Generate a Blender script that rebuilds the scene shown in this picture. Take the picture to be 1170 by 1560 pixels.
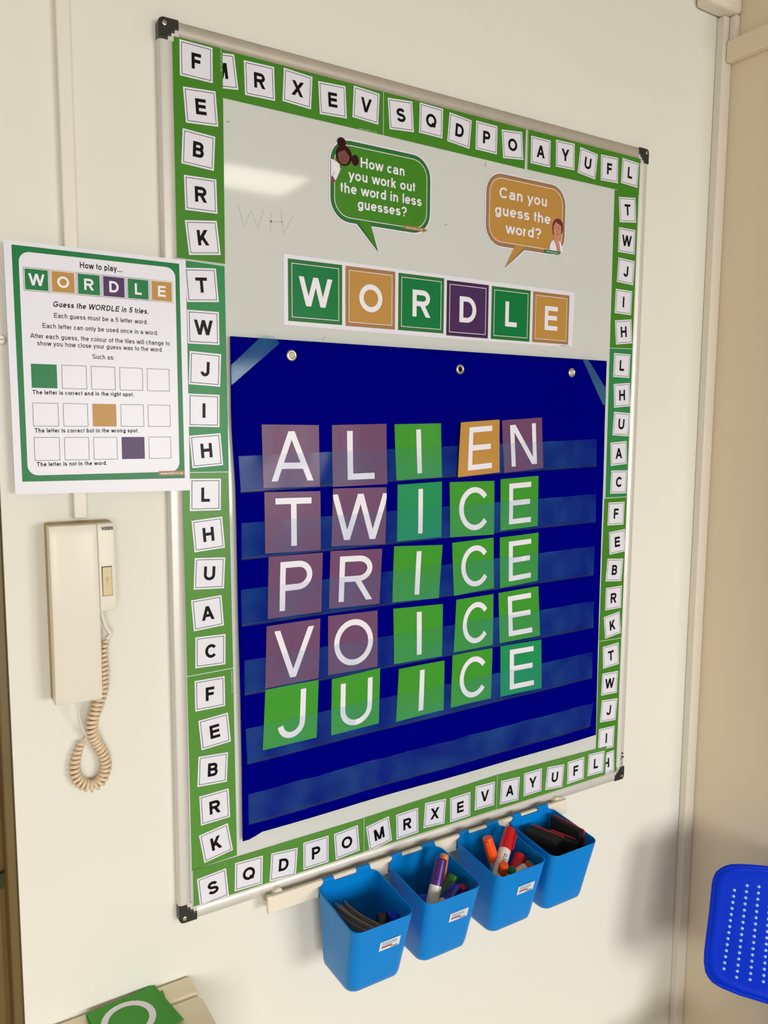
import bpy, bmesh, math, random
from mathutils import Vector, Matrix
from mathutils.geometry import tessellate_polygon

random.seed(7)
SC = bpy.context.scene
COL = SC.collection
for o in list(bpy.data.objects):
    bpy.data.objects.remove(o)

# ------------------------------------------------------------------ camera
cam_data = bpy.data.cameras.new('camera')
cam_data.sensor_fit = 'VERTICAL'
cam_data.sensor_height = 36.0
cam_data.lens = 1221.0 / 1560.0 * 36.0
cam_data.clip_start = 0.02
cam = bpy.data.objects.new('camera', cam_data)
COL.objects.link(cam)
_r = Vector((0.848875, -0.528561, 0.005847))
_u = Vector((0.052934, 0.096008, 0.993972))
_b = Vector((-0.525936, -0.843449, 0.109478))
cam.matrix_world = Matrix(((_r.x, _u.x, _b.x, -0.31643), (_r.y, _u.y, _b.y, -1.05622),
                           (_r.z, _u.z, _b.z, 1.64918), (0, 0, 0, 1)))
SC.camera = cam

# ------------------------------------------------------------------ world, daylight, exposure
CEIL = 2.65
world = bpy.data.worlds.new('world')
SC.world = world
world.use_nodes = True
bg = world.node_tree.nodes['Background']
bg.inputs[0].default_value = (0.80, 0.90, 1.0, 1)
bg.inputs[1].default_value = 1.0
SC.view_settings.view_transform = 'Standard'
SC.view_settings.look = 'None'
SC.view_settings.gamma = 1.0
SC.view_settings.use_curve_mapping = False
SC.view_settings.exposure = 0.0
SC.cycles.use_denoising = True
SC.cycles.max_bounces = 8
SC.cycles.transparent_max_bounces = 16


def area(name, loc, target, sx, sy, power, col, spread=math.radians(95)):
    d = bpy.data.lights.new(name, 'AREA')
    d.shape = 'RECTANGLE'; d.size = sx; d.size_y = sy
    d.energy = power; d.color = col
    o = bpy.data.objects.new(name, d)
    COL.objects.link(o)
    o.location = loc
    d.spread = spread
    o.rotation_euler = (Vector(target) - Vector(loc)).to_track_quat('-Z', 'Y').to_euler()
    return o


WIN_POWER, WIN2_POWER, PANEL_EMIT = 28.0, 28.5, 8.0
# area lamps in the unseen rear windows, aimed low so the upper wall darkens
area('window_daylight', (1.55, -4.9, 1.5), (1.0, 0, .15), 1.7, 1.2, WIN_POWER, (1.0, 0.985, 0.965))
area('window_daylight', (-1.2, -4.9, 1.5), (-0.8, 0, .15), 1.7, 1.2, WIN2_POWER, (1.0, 0.985, 0.965))  # second lamp added as fill, softens shadows and lifts the right wall


# ------------------------------------------------------------------ materials
def srgb(h):
    h = h.lstrip('#')
    c = [int(h[i:i + 2], 16) / 255 for i in (0, 2, 4)]
    return tuple(x / 12.92 if x <= 0.04045 else ((x + 0.055) / 1.055) ** 2.4 for x in c) + (1,)


def mat(name, hexc, rough=0.5, metal=0.0, var=0.04, scale=30.0, bump=0.0, bscale=200.0, spec=0.5, coat=0.0, emit=0.0, bdist=0.001):
    m = bpy.data.materials.new(name)
    m.use_nodes = True
    nt = m.node_tree
    p = nt.nodes['Principled BSDF']
    c = srgb(hexc)
    p.inputs['Roughness'].default_value = rough
    p.inputs['Metallic'].default_value = metal
    p.inputs['Specular IOR Level'].default_value = spec
    p.inputs['Coat Weight'].default_value = coat
    p.inputs['Coat Roughness'].default_value = 0.08
    tc = nt.nodes.new('ShaderNodeTexCoord')
    n = nt.nodes.new('ShaderNodeTexNoise')
    n.inputs['Scale'].default_value = scale
    n.inputs['Detail'].default_value = 4
    nt.links.new(tc.outputs['Object'], n.inputs['Vector'])
    mx = nt.nodes.new('ShaderNodeMix')
    mx.data_type = 'RGBA'
    mx.inputs['A'].default_value = tuple(x * (1 - var) for x in c[:3]) + (1,)
    mx.inputs['B'].default_value = tuple(min(1, x * (1 + var)) for x in c[:3]) + (1,)
    nt.links.new(n.outputs['Fac'], mx.inputs['Factor'])
    nt.links.new(mx.outputs['Result'], p.inputs['Base Color'])
    if emit:
        p.inputs['Emission Color'].default_value = c
        p.inputs['Emission Strength'].default_value = emit
    if bump:
        n2 = nt.nodes.new('ShaderNodeTexNoise')
        n2.inputs['Scale'].default_value = bscale
        n2.inputs['Detail'].default_value = 3
        nt.links.new(tc.outputs['Object'], n2.inputs['Vector'])
        b = nt.nodes.new('ShaderNodeBump')
        b.inputs['Strength'].default_value = bump
        b.inputs['Distance'].default_value = bdist
        nt.links.new(n2.outputs['Fac'], b.inputs['Height'])
        nt.links.new(b.outputs['Normal'], p.inputs['Normal'])
    return m


def clear_mat(name, tint, cover, gloss, rough):
    """clear plastic film: lets light through, veils it slightly, shines"""
    m = bpy.data.materials.new(name)
    m.use_nodes = True
    nt = m.node_tree
    nt.nodes.remove(nt.nodes['Principled BSDF'])
    out = nt.nodes['Material Output']
    tr = nt.nodes.new('ShaderNodeBsdfTransparent')
    tr.inputs[0].default_value = (1, 1, 1, 1)
    df = nt.nodes.new('ShaderNodeBsdfDiffuse'); df.inputs[0].default_value = srgb(tint)
    gl = nt.nodes.new('ShaderNodeBsdfGlossy'); gl.inputs['Roughness'].default_value = rough
    tc = nt.nodes.new('ShaderNodeTexCoord')
    n = nt.nodes.new('ShaderNodeTexNoise'); n.inputs['Scale'].default_value = 14; n.inputs['Detail'].default_value = 2
    nt.links.new(tc.outputs['Object'], n.inputs['Vector'])
    mr = nt.nodes.new('ShaderNodeMapRange')
    mr.inputs['From Min'].default_value = 0.3; mr.inputs['From Max'].default_value = 0.7
    mr.inputs['To Min'].default_value = cover * 0.15; mr.inputs['To Max'].default_value = cover * 1.85
    nt.links.new(n.outputs['Fac'], mr.inputs['Value'])
    m1 = nt.nodes.new('ShaderNodeMixShader')
    nt.links.new(mr.outputs['Result'], m1.inputs[0])
    nt.links.new(tr.outputs[0], m1.inputs[1]); nt.links.new(df.outputs[0], m1.inputs[2])
    fr = nt.nodes.new('ShaderNodeLayerWeight'); fr.inputs['Blend'].default_value = 0.25
    mu = nt.nodes.new('ShaderNodeMath'); mu.operation = 'MULTIPLY'; mu.inputs[1].default_value = gloss
    nt.links.new(fr.outputs['Fresnel'], mu.inputs[0])
    m2 = nt.nodes.new('ShaderNodeMixShader')
    nt.links.new(mu.outputs[0], m2.inputs[0])
    nt.links.new(m1.outputs[0], m2.inputs[1]); nt.links.new(gl.outputs[0], m2.inputs[2])
    nt.links.new(m2.outputs[0], out.inputs['Surface'])
    return m


M = dict(
    wall=mat('cream_wall_paint', '#eceadf', 0.75, var=0.03, scale=3, bump=0.25, bscale=90, spec=0.3),
    wall2=mat('warm_wall_paint', '#f2e4cb', 0.75, var=0.03, scale=3, bump=0.25, bscale=90, spec=0.3),  # same cream paint, with its warmer light put into the colour
    ceiling=mat('ceiling_paint', '#d8d0c2', 0.9, var=0.02),
    floor=mat('floor_vinyl', '#d0c4ae', 0.45, var=0.12, scale=20),
    trunk=mat('cream_trunking_plastic', '#efe8da', 0.45, var=0.02),
    wood=mat('olive_door_frame_paint', '#6b582c', 0.5, var=0.12, scale=15, bump=0.4, bscale=60),  # cream frame whose shade is put into this olive colour
    woodlight=mat('door_frame_moulding_paint', '#8c7446', 0.5, var=0.12, scale=15, bump=0.4, bscale=60),  # cream mouldings, again with their shade in the colour
    door=mat('door_leaf_paint', '#c9a08c', 0.5),
    darkred=mat('dark_red_plastic', '#7a0010', 0.4),
    alu=mat('satin_aluminium', '#dcd8d2', 0.42, metal=0.35, var=0.03, scale=60, bump=0.05, bscale=300),
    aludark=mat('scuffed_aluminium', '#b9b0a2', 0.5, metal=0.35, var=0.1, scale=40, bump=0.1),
    cap=mat('black_corner_plastic', '#23251f', 0.35),
    screw=mat('screw_metal', '#b5b0a0', 0.3, metal=0.9),
    board=mat('whiteboard_enamel', '#d6d9d4', 0.055, var=0.03, scale=5, spec=0.5, bump=0.02, bscale=6),
    ghost=mat('faint_pen_residue', '#c9c5c2', 0.2),
    mark=mat('dark_pen_speck', '#55565a', 0.4),
    green=mat('print_green', '#43861f', 0.32, spec=0.25, var=0.07, scale=9),
    green2=mat('print_green_cool', '#2a8a48', 0.32, spec=0.25, var=0.07, scale=9),
    green3=mat('print_green_faded', '#579238', 0.32, spec=0.25, var=0.07, scale=9),  # paler green for the lower left and bottom strips
    greendk=mat('print_green_dark', '#2b7434', 0.32, spec=0.25, var=0.05),
    pgreen=mat('print_poster_green', '#087a3c', 0.3, spec=0.25, var=0.06, scale=12),
    paper=mat('white_paper', '#e9e8f2', 0.32, var=0.015),
    black=mat('print_black', '#100c10', 0.35, spec=0.12),
    line=mat('print_line_purple', '#281c34', 0.4, spec=0.12),
    grey=mat('print_grey', '#8a8790', 0.4),
    white=mat('print_white', '#f0edf6', 0.35, var=0.01),
    tan=mat('print_tan', '#c08f45', 0.32, spec=0.25, var=0.04, scale=12),
    tandk=mat('print_tan_dark', '#a87c4e', 0.32, spec=0.25, var=0.04),
    purple=mat('print_purple', '#4a2a5c', 0.32, spec=0.25, var=0.05, scale=12),
    purpledk=mat('print_purple_dark', '#46274f', 0.32, spec=0.25, var=0.05),
    cpurple=mat('card_mauve', '#70486c', 0.3, spec=0.25, var=0.08, scale=14),
    cgreen=mat('card_green', '#3f9b2c', 0.3, spec=0.25, var=0.1, scale=14),
    cgreen2=mat('card_green_cool', '#1c9358', 0.3, spec=0.25, var=0.1, scale=14),
    ctan=mat('card_tan', '#c39045', 0.3, spec=0.25, var=0.06, scale=14),
    blue=mat('chart_blue_nylon', '#00007e', 0.5, var=0.10, scale=6, bump=0.12, bscale=900, spec=0.0, bdist=0.0004),
    bluehem=mat('chart_blue_hem', '#000068', 0.4, var=0.1, scale=8, spec=0.15),
    film=clear_mat('clear_vinyl', '#4c9cd0', 0.085, 0.4, 0.12),
    tape=clear_mat('clear_tape', '#40b0c8', 0.12, 0.7, 0.08),
    brass=mat('eyelet_metal', '#cfc7b0', 0.25, metal=0.9),
    hole=mat('eyelet_shadow_hole', '#c9c0ae', 0.6),  # pale disc that fills the eyelet hole
    skin_d=mat('print_brown_skin', '#7a3f34', 0.4), hair_d=mat('print_dark_hair', '#33100e', 0.4, spec=0.12),
    skin_l=mat('print_pink_skin', '#d08a78', 0.4), hair_l=mat('print_red_brown_hair', '#6e1420', 0.4),
    phone=mat('cream_phone_plastic', '#e9e2d2', 0.3, var=0.015, spec=0.35),
    phone2=mat('aged_phone_button', '#d8c896', 0.35),
    phoneside=mat('aged_phone_base', '#b39c64', 0.5, spec=0.2),  # cream base; shade on its side is put into this olive tone
    cord=mat('beige_cord', '#e6cfae', 0.35, var=0.05),
    rail=mat('cream_rail_plastic', '#f3e8d4', 0.4, var=0.02),
    bin=mat('blue_bin_plastic', '#0086dc', 0.33, var=0.03, scale=8, bump=0.04, bscale=200, spec=0.22),
    sticker=mat('sticker_paper', '#dfe6ee', 0.4),
    stickred=mat('sticker_red_print', '#a04440', 0.4),
    chair=mat('blue_polypropylene', '#0034d4', 0.42, spec=0.12, var=0.06, scale=12, bump=0.15, bscale=500),
    stud=mat('pale_blue_studs', '#a9d4ff', 0.25),  # pale blue paints the highlight onto each stud
    steel=mat('grey_steel_tube', '#6d7075', 0.35, metal=0.6),
    cab=mat('cream_dispenser_plastic', '#efe2c4', 0.4, var=0.02),
    wbody=mat('marker_white_body', '#ece6df', 0.35), wtext=mat('marker_print', '#2a2a30', 0.4),
    orange=mat('orange_cap', '#ff5a14', 0.3), red=mat('red_cap', '#d80f18', 0.3), mgreen=mat('green_cap', '#087a3c', 0.3),
    navy=mat('navy_cap', '#1a1c9c', 0.3), violet=mat('violet_cap', '#4a1478', 0.3), pink=mat('pink_cap', '#e0204c', 0.3),
    mblack=mat('black_cap', '#141414', 0.3), yorange=mat('amber_cap', '#f08a20', 0.3), royal=mat('royal_blue_cap', '#1030d0', 0.3),
    felt=mat('black_felt', '#14100e', 0.9, var=0.3, scale=200, bump=0.6, bscale=500), felted=mat('red_eraser_back', '#c01f34', 0.4),
    sheet=mat('grey_card_sheet', '#9a9080', 0.5),
    lamp=mat('ceiling_panel_light', '#fff6e8', 0.5, emit=PANEL_EMIT),
    lamp2=mat('dimmed_panel_light', '#fff6e8', 0.5, emit=PANEL_EMIT * .12),
    glass=mat('window_frame_white', '#e8e6e0', 0.4),
)

# ------------------------------------------------------------------ builders
ORG = {}


def mk(name, verts, faces, m, parent=None, origin=None, smooth=False, label=None):
    """one mesh object; verts are world positions, the origin sits at the thing"""
    if origin is None:
        lo = [min(v[i] for v in verts) for i in range(3)]
        hi = [max(v[i] for v in verts) for i in range(3)]
        origin = Vector(((lo[0] + hi[0]) / 2, (lo[1] + hi[1]) / 2, (lo[2] + hi[2]) / 2))
    origin = Vector(origin)
    me = bpy.data.meshes.new(name)
    me.from_pydata([Vector(v) - origin for v in verts], [], faces)
    me.materials.append(m)
    if smooth:
        for p in me.polygons:
            p.use_smooth = True
    o = bpy.data.objects.new(name, me)
    COL.objects.link(o)
    ORG[o.name] = origin
    if parent is not None:
        o.parent = parent
        o.location = origin - ORG[parent.name]
    else:
        o.location = origin
    if label:
        o['label'] = label
    return o


def empty(name, loc):
    o = bpy.data.objects.new(name, None)
    o.empty_display_size = 0.05
    COL.objects.link(o)
    o.location = loc
    ORG[o.name] = Vector(loc)
    return o


def tag(o, label, cat, group=None, kind=None):
    o['label'] = label
    o['category'] = cat
    if group: o['group'] = group
    if kind: o['kind'] = kind
    return o


def struct(o):
    o['kind'] = 'structure'
    return o


class MB:
    def __init__(s): s.v, s.f = [], []

    def add(s, v, f):
        n = len(s.v); s.v += [tuple(a) for a in v]; s.f += [tuple(i + n for i in q) for q in f]
        return s

    def box(s, a, b):
        x0, y0, z0 = a; x1, y1, z1 = b
        v = [(x0, y0, z0), (x1, y0, z0), (x1, y1, z0), (x0, y1, z0), (x0, y0, z1), (x1, y0, z1), (x1, y1, z1), (x0, y1, z1)]
        return s.add(v, [(0, 3, 2, 1), (4, 5, 6, 7), (0, 1, 5, 4), (1, 2, 6, 5), (2, 3, 7, 6), (3, 0, 4, 7)])

    def tube(s, pts, r, n=10, caps=True, rr=None):
        pts = [Vector(p) for p in pts]
        v, f = [], []
        up = None
        for i, p in enumerate(pts):
            t = (pts[min(i + 1, len(pts) - 1)] - pts[max(i - 1, 0)]).normalized()
            if up is None:
                up = t.orthogonal().normalized()
            up = (up - t * up.dot(t)).normalized()
            sd = t.cross(up)
            rad = rr[i] if rr else r
            for k in range(n):
                a = 2 * math.pi * k / n
                v.append(p + (up * math.cos(a) + sd * math.sin(a)) * rad)
        for i in range(len(pts) - 1):
            for k in range(n):
                a, b = i * n + k, i * n + (k + 1) % n
                f.append((a, b, b + n, a + n))
        if caps:
            f.append(tuple(reversed(range(n))))
            f.append(tuple(range(len(v) - n, len(v))))
        return s.add(v, f)

    def prism(s, poly, y0, y1):
        """poly (x,z) counter-clockwise seen from the room; y0 front, y1 back"""
        n = len(poly)
        v = [(x, y0, z) for x, z in poly] + [(x, y1, z) for x, z in poly]
        f = [tuple(t) for t in tess(poly)] + [tuple(reversed([i + n for i in t])) for t in tess(poly)]
        for i in range(n):
            j = (i + 1) % n
            f.append((i, i + n, j + n, j))
        return s.add(v, f)

    def build(s, name, m, parent=None, origin=None, smooth=False, label=None):
        return mk(name, s.v, s.f, m, parent, origin, smooth, label)


def tess(poly):
    tr = tessellate_polygon([[Vector((x, z, 0)) for x, z in poly]])
    out = []
    for a, b, c in tr:
        ax, az = poly[a]; bx, bz = poly[b]; cx, cz = poly[c]
        out.append((a, b, c) if (bx - ax) * (cz - az) - (bz - az) * (cx - ax) > 0 else (a, c, b))
    return out


def bevel(o, w, seg=2, angle=40):
    md = o.modifiers.new('bevel', 'BEVEL')
    md.width = w; md.segments = seg; md.limit_method = 'ANGLE'; md.angle_limit = math.radians(angle)
    return o


def sheet(name, poly, d, m, parent=None, th=0.0003, label=None):
    """a paper: front face at distance d from the wall, thickness towards the wall"""
    return MB().prism(poly, -d, -d + th).build(name, m, parent, label=label)


def prints(name, polys, d, m, parent, label=None, stack=False):
    """flat print: single faces a hair in front of the paper"""
    b = MB()
    for k_, p in enumerate(polys):
        n = len(p)
        dd = d + (k_ if stack else getattr(p, 'layer', 0)) * .00003      # overlapping strokes never share a plane
        b.add([(x, -dd, z) for x, z in p], [tuple(range(n))] if n <= 4 else tess(p))
    return b.build(name, m, parent, label=label)


def rect(x0, z0, x1, z1):
    return [(x0, z0), (x1, z0), (x1, z1), (x0, z1)]


def rot(poly, cx, cz, deg):
    c, s = math.cos(math.radians(deg)), math.sin(math.radians(deg))
    return [(cx + (x * c - z * s), cz + (x * s + z * c)) for x, z in poly]


def ring(outer, inner):
    n = len(outer)
    return [[outer[i], outer[(i + 1) % n], inner[(i + 1) % n], inner[i]] for i in range(n)]


def rrect(x0, z0, x1, z1, r, n=6):
    out = []
    for cx, cz, a0 in ((x1 - r, z0 + r, -90), (x1 - r, z1 - r, 0), (x0 + r, z1 - r, 90), (x0 + r, z0 + r, 180)):
        for k in range(n + 1):
            a = math.radians(a0 + 90 * k / n)
            out.append((cx + r * math.cos(a), cz + r * math.sin(a)))
    return out


def ell(cx, cz, rx, rz, n=18, a0=0, a1=360):
    full = abs(a1 - a0) >= 360
    k = n if full else n + 1
    return [(cx + rx * math.cos(math.radians(a0 + (a1 - a0) * i / n)), cz + rz * math.sin(math.radians(a0 + (a1 - a0) * i / n))) for i in range(k)]


# ------------------------------------------------------------------ lettering: a plain grotesque drawn with strokes
XH = 0.725


def A_(cx, cy, rx, ry, a0, a1, n=12):
    return [(cx + rx * math.cos(math.radians(a0 + (a1 - a0) * i / n)), cy + ry * math.sin(math.radians(a0 + (a1 - a0) * i / n))) for i in range(n + 1)]


O_ = ('c', A_(.5, .5, .5, .5, 0, 360, 28)[:-1])
S_ = A_(.49, .755, .45, .245, 18, 270, 12) + A_(.51, .255, .49, .255, 90, -163, 12)[1:]
# glyph: advance, left/right bearing, [ (box low, box high, ops) ]
GL = {
    'A': (.93, .0, [(0, 1, [('d', 0, .5, 0, 1), ('d', 1, .5, 0, 1), ('s', [(.2, .28), (.8, .28)], 0, 0)])]),
    'B': (.93, .09, [(0, 1, [('s', [(0, 0), (0, 1)], 1, 1), ('s', [(0, 1), (.58, 1)] + A_(.58, .765, .36, .235, 90, -90) + [(0, .53)], 0, 0), ('s', [(.58, .53)] + A_(.62, .265, .38, .265, 90, -90) + [(0, 0)], 0, 0)])]),
    'C': (1.01, .06, [(0, 1, [('s', A_(.5, .5, .5, .5, 38, 322, 22), 0, 0)])]),
    'D': (1.01, .09, [(0, 1, [('s', [(0, 0), (0, 1)], 1, 1), ('s', [(0, 1), (.42, 1)] + A_(.42, .5, .58, .5, 90, -90, 18) + [(0, 0)], 0, 0)])]),
    'E': (.93, .1, [(0, 1, [('s', [(0, 0), (0, 1)], 1, 1), ('s', [(0, 1), (1, 1)], 0, 1), ('s', [(0, .52), (.94, .52)], 0, 1), ('s', [(0, 0), (1, 0)], 0, 1)])]),
    'F': (.85, .1, [(0, 1, [('s', [(0, 0), (0, 1)], 1, 1), ('s', [(0, 1), (1, 1)], 0, 1), ('s', [(0, .5), (.88, .5)], 0, 1)])]),
    'G': (1.09, .06, [(0, 1, [('s', A_(.5, .5, .5, .5, 40, 318, 22) + [(.97, .2), (.97, .44), (.52, .44)], 0, 0)])]),
    'H': (1.01, .1, [(0, 1, [('s', [(0, 0), (0, 1)], 1, 1), ('s', [(1, 0), (1, 1)], 1, 1), ('s', [(0, .53), (1, .53)], 0, 0)])]),
    'I': (.39, .12, [(0, 1, [('s', [(.5, 0), (.5, 1)], 1, 1)])]),
    'J': (.74, .05, [(0, 1, [('s', [(1, 1), (1, .3)] + A_(.5, .3, .5, .3, 0, -172, 12)[1:], 1, 0)])]),
    'K': (.98, .1, [(0, 1, [('s', [(0, 0), (0, 1)], 1, 1), ('d', .0, .97, .30, 1), ('d', 1, .33, 0, .62)])]),
    'L': (.82, .1, [(0, 1, [('s', [(0, 1), (0, 0)], 1, 0), ('s', [(0, 0), (1, 0)], 1, 1)])]),
    'M': (1.16, .1, [(0, 1, [('s', [(0, 0), (0, 1)], 1, 1), ('s', [(1, 0), (1, 1)], 1, 1), ('d', .02, .5, 1, 0), ('d', .98, .5, 1, 0)])]),
    'N': (1.01, .1, [(0, 1, [('s', [(0, 0), (0, 1)], 1, 1), ('s', [(1, 0), (1, 1)], 1, 1), ('d', .02, .98, 1, 0)])]),
    'O': (1.09, .05, [(0, 1, [O_])]),
    'P': (.93, .09, [(0, 1, [('s', [(0, 0), (0, 1)], 1, 1), ('s', [(0, 1), (.58, 1)] + A_(.58, .73, .42, .27, 90, -90) + [(0, .46)], 0, 0)])]),
    'Q': (1.09, .05, [(0, 1, [O_, ('s', [(.6, .26), (1.0, -.03)], 0, 0)])]),
    'R': (1.01, .09, [(0, 1, [('s', [(0, 0), (0, 1)], 1, 1), ('s', [(0, 1), (.58, 1)] + A_(.58, .745, .38, .255, 90, -90) + [(0, .49)], 0, 0), ('d', 1, .48, 0, .52)])]),
    'S': (.93, .05, [(0, 1, [('s', S_, 0, 0)])]),
    'T': (.85, .02, [(0, 1, [('s', [(0, 1), (1, 1)], 1, 1), ('s', [(.5, 0), (.5, 1)], 1, 0)])]),
    'U': (1.01, .09, [(0, 1, [('s', [(0, 1), (0, .36)] + A_(.5, .36, .5, .36, 180, 360)[1:-1] + [(1, .36), (1, 1)], 1, 1)])]),
    'V': (.93, .0, [(0, 1, [('d', 0, .5, 1, 0), ('d', 1, .5, 1, 0)])]),
    'W': (1.32, .0, [(0, 1, [('d', 0, .25, 1, 0), ('d', .5, .25, 1, 0), ('d', .5, .75, 1, 0), ('d', 1, .75, 1, 0)])]),
    'X': (.93, .0, [(0, 1, [('d', 0, 1, 0, 1), ('d', 1, 0, 0, 1)])]),
    'Y': (.93, .0, [(0, 1, [('d', 0, .5, 1, .38), ('d', 1, .5, 1, .38), ('s', [(.5, 0), (.5, .46)], 1, 0)])]),
    'Z': (.85, .03, [(0, 1, [('s', [(0, 1), (1, 1)], 1, 1), ('s', [(0, 0), (1, 0)], 1, 1), ('d', 0, 1, 0, 1)])]),
    'a': (.78, .05, [(0, XH, [('s', A_(.48, .7, .42, .3, 165, 0) + [(.92, .3), (.92, 0)], 0, 1), ('s', [(.92, .56), (.4, .54)] + A_(.36, .27, .36, .27, 95, 270, 8) + A_(.5, .32, .42, .32, 270, 345, 5), 0, 0)])]),
    'b': (.78, .08, [(0, 1, [('s', [(0, 0), (0, 1)], 1, 1)]), (0, XH, [O_])]),
    'c': (.7, .05, [(0, XH, [('s', A_(.5, .5, .5, .5, 40, 320, 18), 0, 0)])]),
    'd': (.78, .08, [(0, 1, [('s', [(1, 0), (1, 1)], 1, 1)]), (0, XH, [O_])]),
    'e': (.78, .05, [(0, XH, [('s', [(0, .5), (1, .5)], 0, 0), ('s', A_(.5, .5, .5, .5, 0, 318, 20), 0, 0)])]),
    'f': (.39, .02, [(0, 1, [('s', [(.42, 0), (.42, .8)] + A_(.85, .8, .43, .2, 180, 95, 5), 1, 0)]), (0, XH, [('s', [(-.3, 1), (1.25, 1)], 0, 0)])]),
    'g': (.78, .08, [(0, XH, [O_, ('s', [(1, 1), (1, -.12)] + A_(.5, -.12, .5, .26, 0, -165, 9)[1:], 1, 0)])]),
    'h': (.78, .1, [(0, 1, [('s', [(0, 0), (0, 1)], 1, 1)]), (0, XH, [('s', A_(.5, .6, .5, .4, 180, 0, 10) + [(1, 0)], 0, 1)])]),
    'i': (.31, .06, [(0, XH, [('s', [(.5, 0), (.5, 1)], 1, 1)]), (0, 1, [('t', .5, 1)])]),
    'k': (.7, .07, [(0, 1, [('s', [(0, 0), (0, 1)], 1, 1)]), (0, XH, [('d', .05, .95, .3, 1), ('d', 1, .35, 0, .64)])]),
    'l': (.31, .06, [(0, 1, [('s', [(.5, 0), (.5, 1)], 1, 1)])]),
    'm': (1.16, .1, [(0, XH, [('s', [(0, 0), (0, 1)], 1, 1), ('s', A_(.25, .62, .25, .38, 180, 0, 8) + [(.5, 0)], 0, 1), ('s', A_(.75, .62, .25, .38, 180, 0, 8) + [(1, 0)], 0, 1)])]),
    'n': (.78, .1, [(0, XH, [('s', [(0, 0), (0, 1)], 1, 1), ('s', A_(.5, .6, .5, .4, 180, 0, 10) + [(1, 0)], 0, 1)])]),
    'o': (.78, .05, [(0, XH, [O_])]),
    'p': (.78, .08, [(0, XH, [O_, ('s', [(0, 1), (0, -.42)], 1, 0)])]),
    'q': (.78, .08, [(0, XH, [O_, ('s', [(1, 1), (1, -.42)], 1, 0)])]),
    'r': (.465, .06, [(0, XH, [('s', [(0, 0), (0, 1)], 1, 1), ('s', A_(.9, .5, .9, .5, 180, 88, 7), 0, 0)])]),
    's': (.7, .05, [(0, XH, [('s', S_, 0, 0)])]),
    't': (.39, .02, [(0, .92, [('s', [(.42, 1), (.42, .2)] + A_(.85, .2, .43, .2, 180, 265, 5), 1, 0)]), (0, XH, [('s', [(-.3, 1), (1.25, 1)], 0, 0)])]),
    'u': (.78, .1, [(0, XH, [('s', [(1, 0), (1, 1)], 1, 1), ('s', [(0, 1), (0, .4)] + A_(.5, .4, .5, .4, 180, 360, 10)[1:], 1, 0)])]),
    'v': (.7, .0, [(0, XH, [('d', 0, .5, 1, 0), ('d', 1, .5, 1, 0)])]),
    'w': (1.01, .0, [(0, XH, [('d', 0, .25, 1, 0), ('d', .5, .25, 1, 0), ('d', .5, .75, 1, 0), ('d', 1, .75, 1, 0)])]),
    'x': (.7, .0, [(0, XH, [('d', 0, 1, 0, 1), ('d', 1, 0, 0, 1)])]),
    'y': (.7, .0, [(0, XH, [('d', 0, .52, 1, 0), ('d', 1, .2, 1, -.38)])]),
    'z': (.7, .03, [(0, XH, [('s', [(0, 1), (1, 1)], 1, 1), ('s', [(0, 0), (1, 0)], 1, 1), ('d', 0, 1, 0, 1)])]),
    '?': (.78, .06, [(0, 1, [('s', A_(.5, .73, .5, .27, 170, -50, 12) + [(.5, .36), (.5, .26)], 0, 0), ('t', .5, 0)])]),
    '5': (.78, .06, [(0, 1, [('s', [(.95, 1), (.2, 1), (.08, .5)] + A_(.5, .32, .5, .32, 125, -160, 12), 1, 0)])]),
    '.': (.39, .1, [(0, 1, [('t', .5, 0)])]),
    ',': (.39, .1, [(0, 1, [('t', .5, 0), ('d', .5, .3, .08, -.16)])]),
    ':': (.39, .1, [(0, XH, [('t', .5, 0), ('t', .5, 1)])]),
    '-': (.5, .06, [(0, 1, [('s', [(0, .36), (1, .36)], 1, 1)])]),
    ' ': (.39, .1, []),
}


def stroke(pts, h, closed=False, e0=0, e1=0):
    P = [Vector(pts[0])]
    for p in pts[1:]:
        if (Vector(p) - P[-1]).length > 1e-5: P.append(Vector(p))
    n = len(P)
    if not closed:
        if e0: P[0] = P[0] + (P[0] - P[1]).normalized() * h
        if e1: P[-1] = P[-1] + (P[-1] - P[-2]).normalized() * h
    L, Rr = [], []
    for i in range(n):
        a = P[i - 1] if (i > 0 or closed) else None
        b = P[(i + 1) % n] if (i < n - 1 or closed) else None
        d0 = (P[i] - a).normalized() if a is not None else None
        d1 = (b - P[i]).normalized() if b is not None else None
        if d0 is None: d0 = d1
        if d1 is None: d1 = d0
        n0 = Vector((-d0.y, d0.x)); n1 = Vector((-d1.y, d1.x))
        m = (n0 + n1)
        m = m.normalized() if m.length > 1e-6 else n0
        k = h / max(.5, m.dot(n0))
        L.append(P[i] + m * k); Rr.append(P[i] - m * k)
    q = []
    for i in range(n if closed else n - 1):
        j = (i + 1) % n
        q.append([tuple(Rr[i]), tuple(Rr[j]), tuple(L[j]), tuple(L[i])])
    return q


class Poly(list):
    layer = 0


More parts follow.
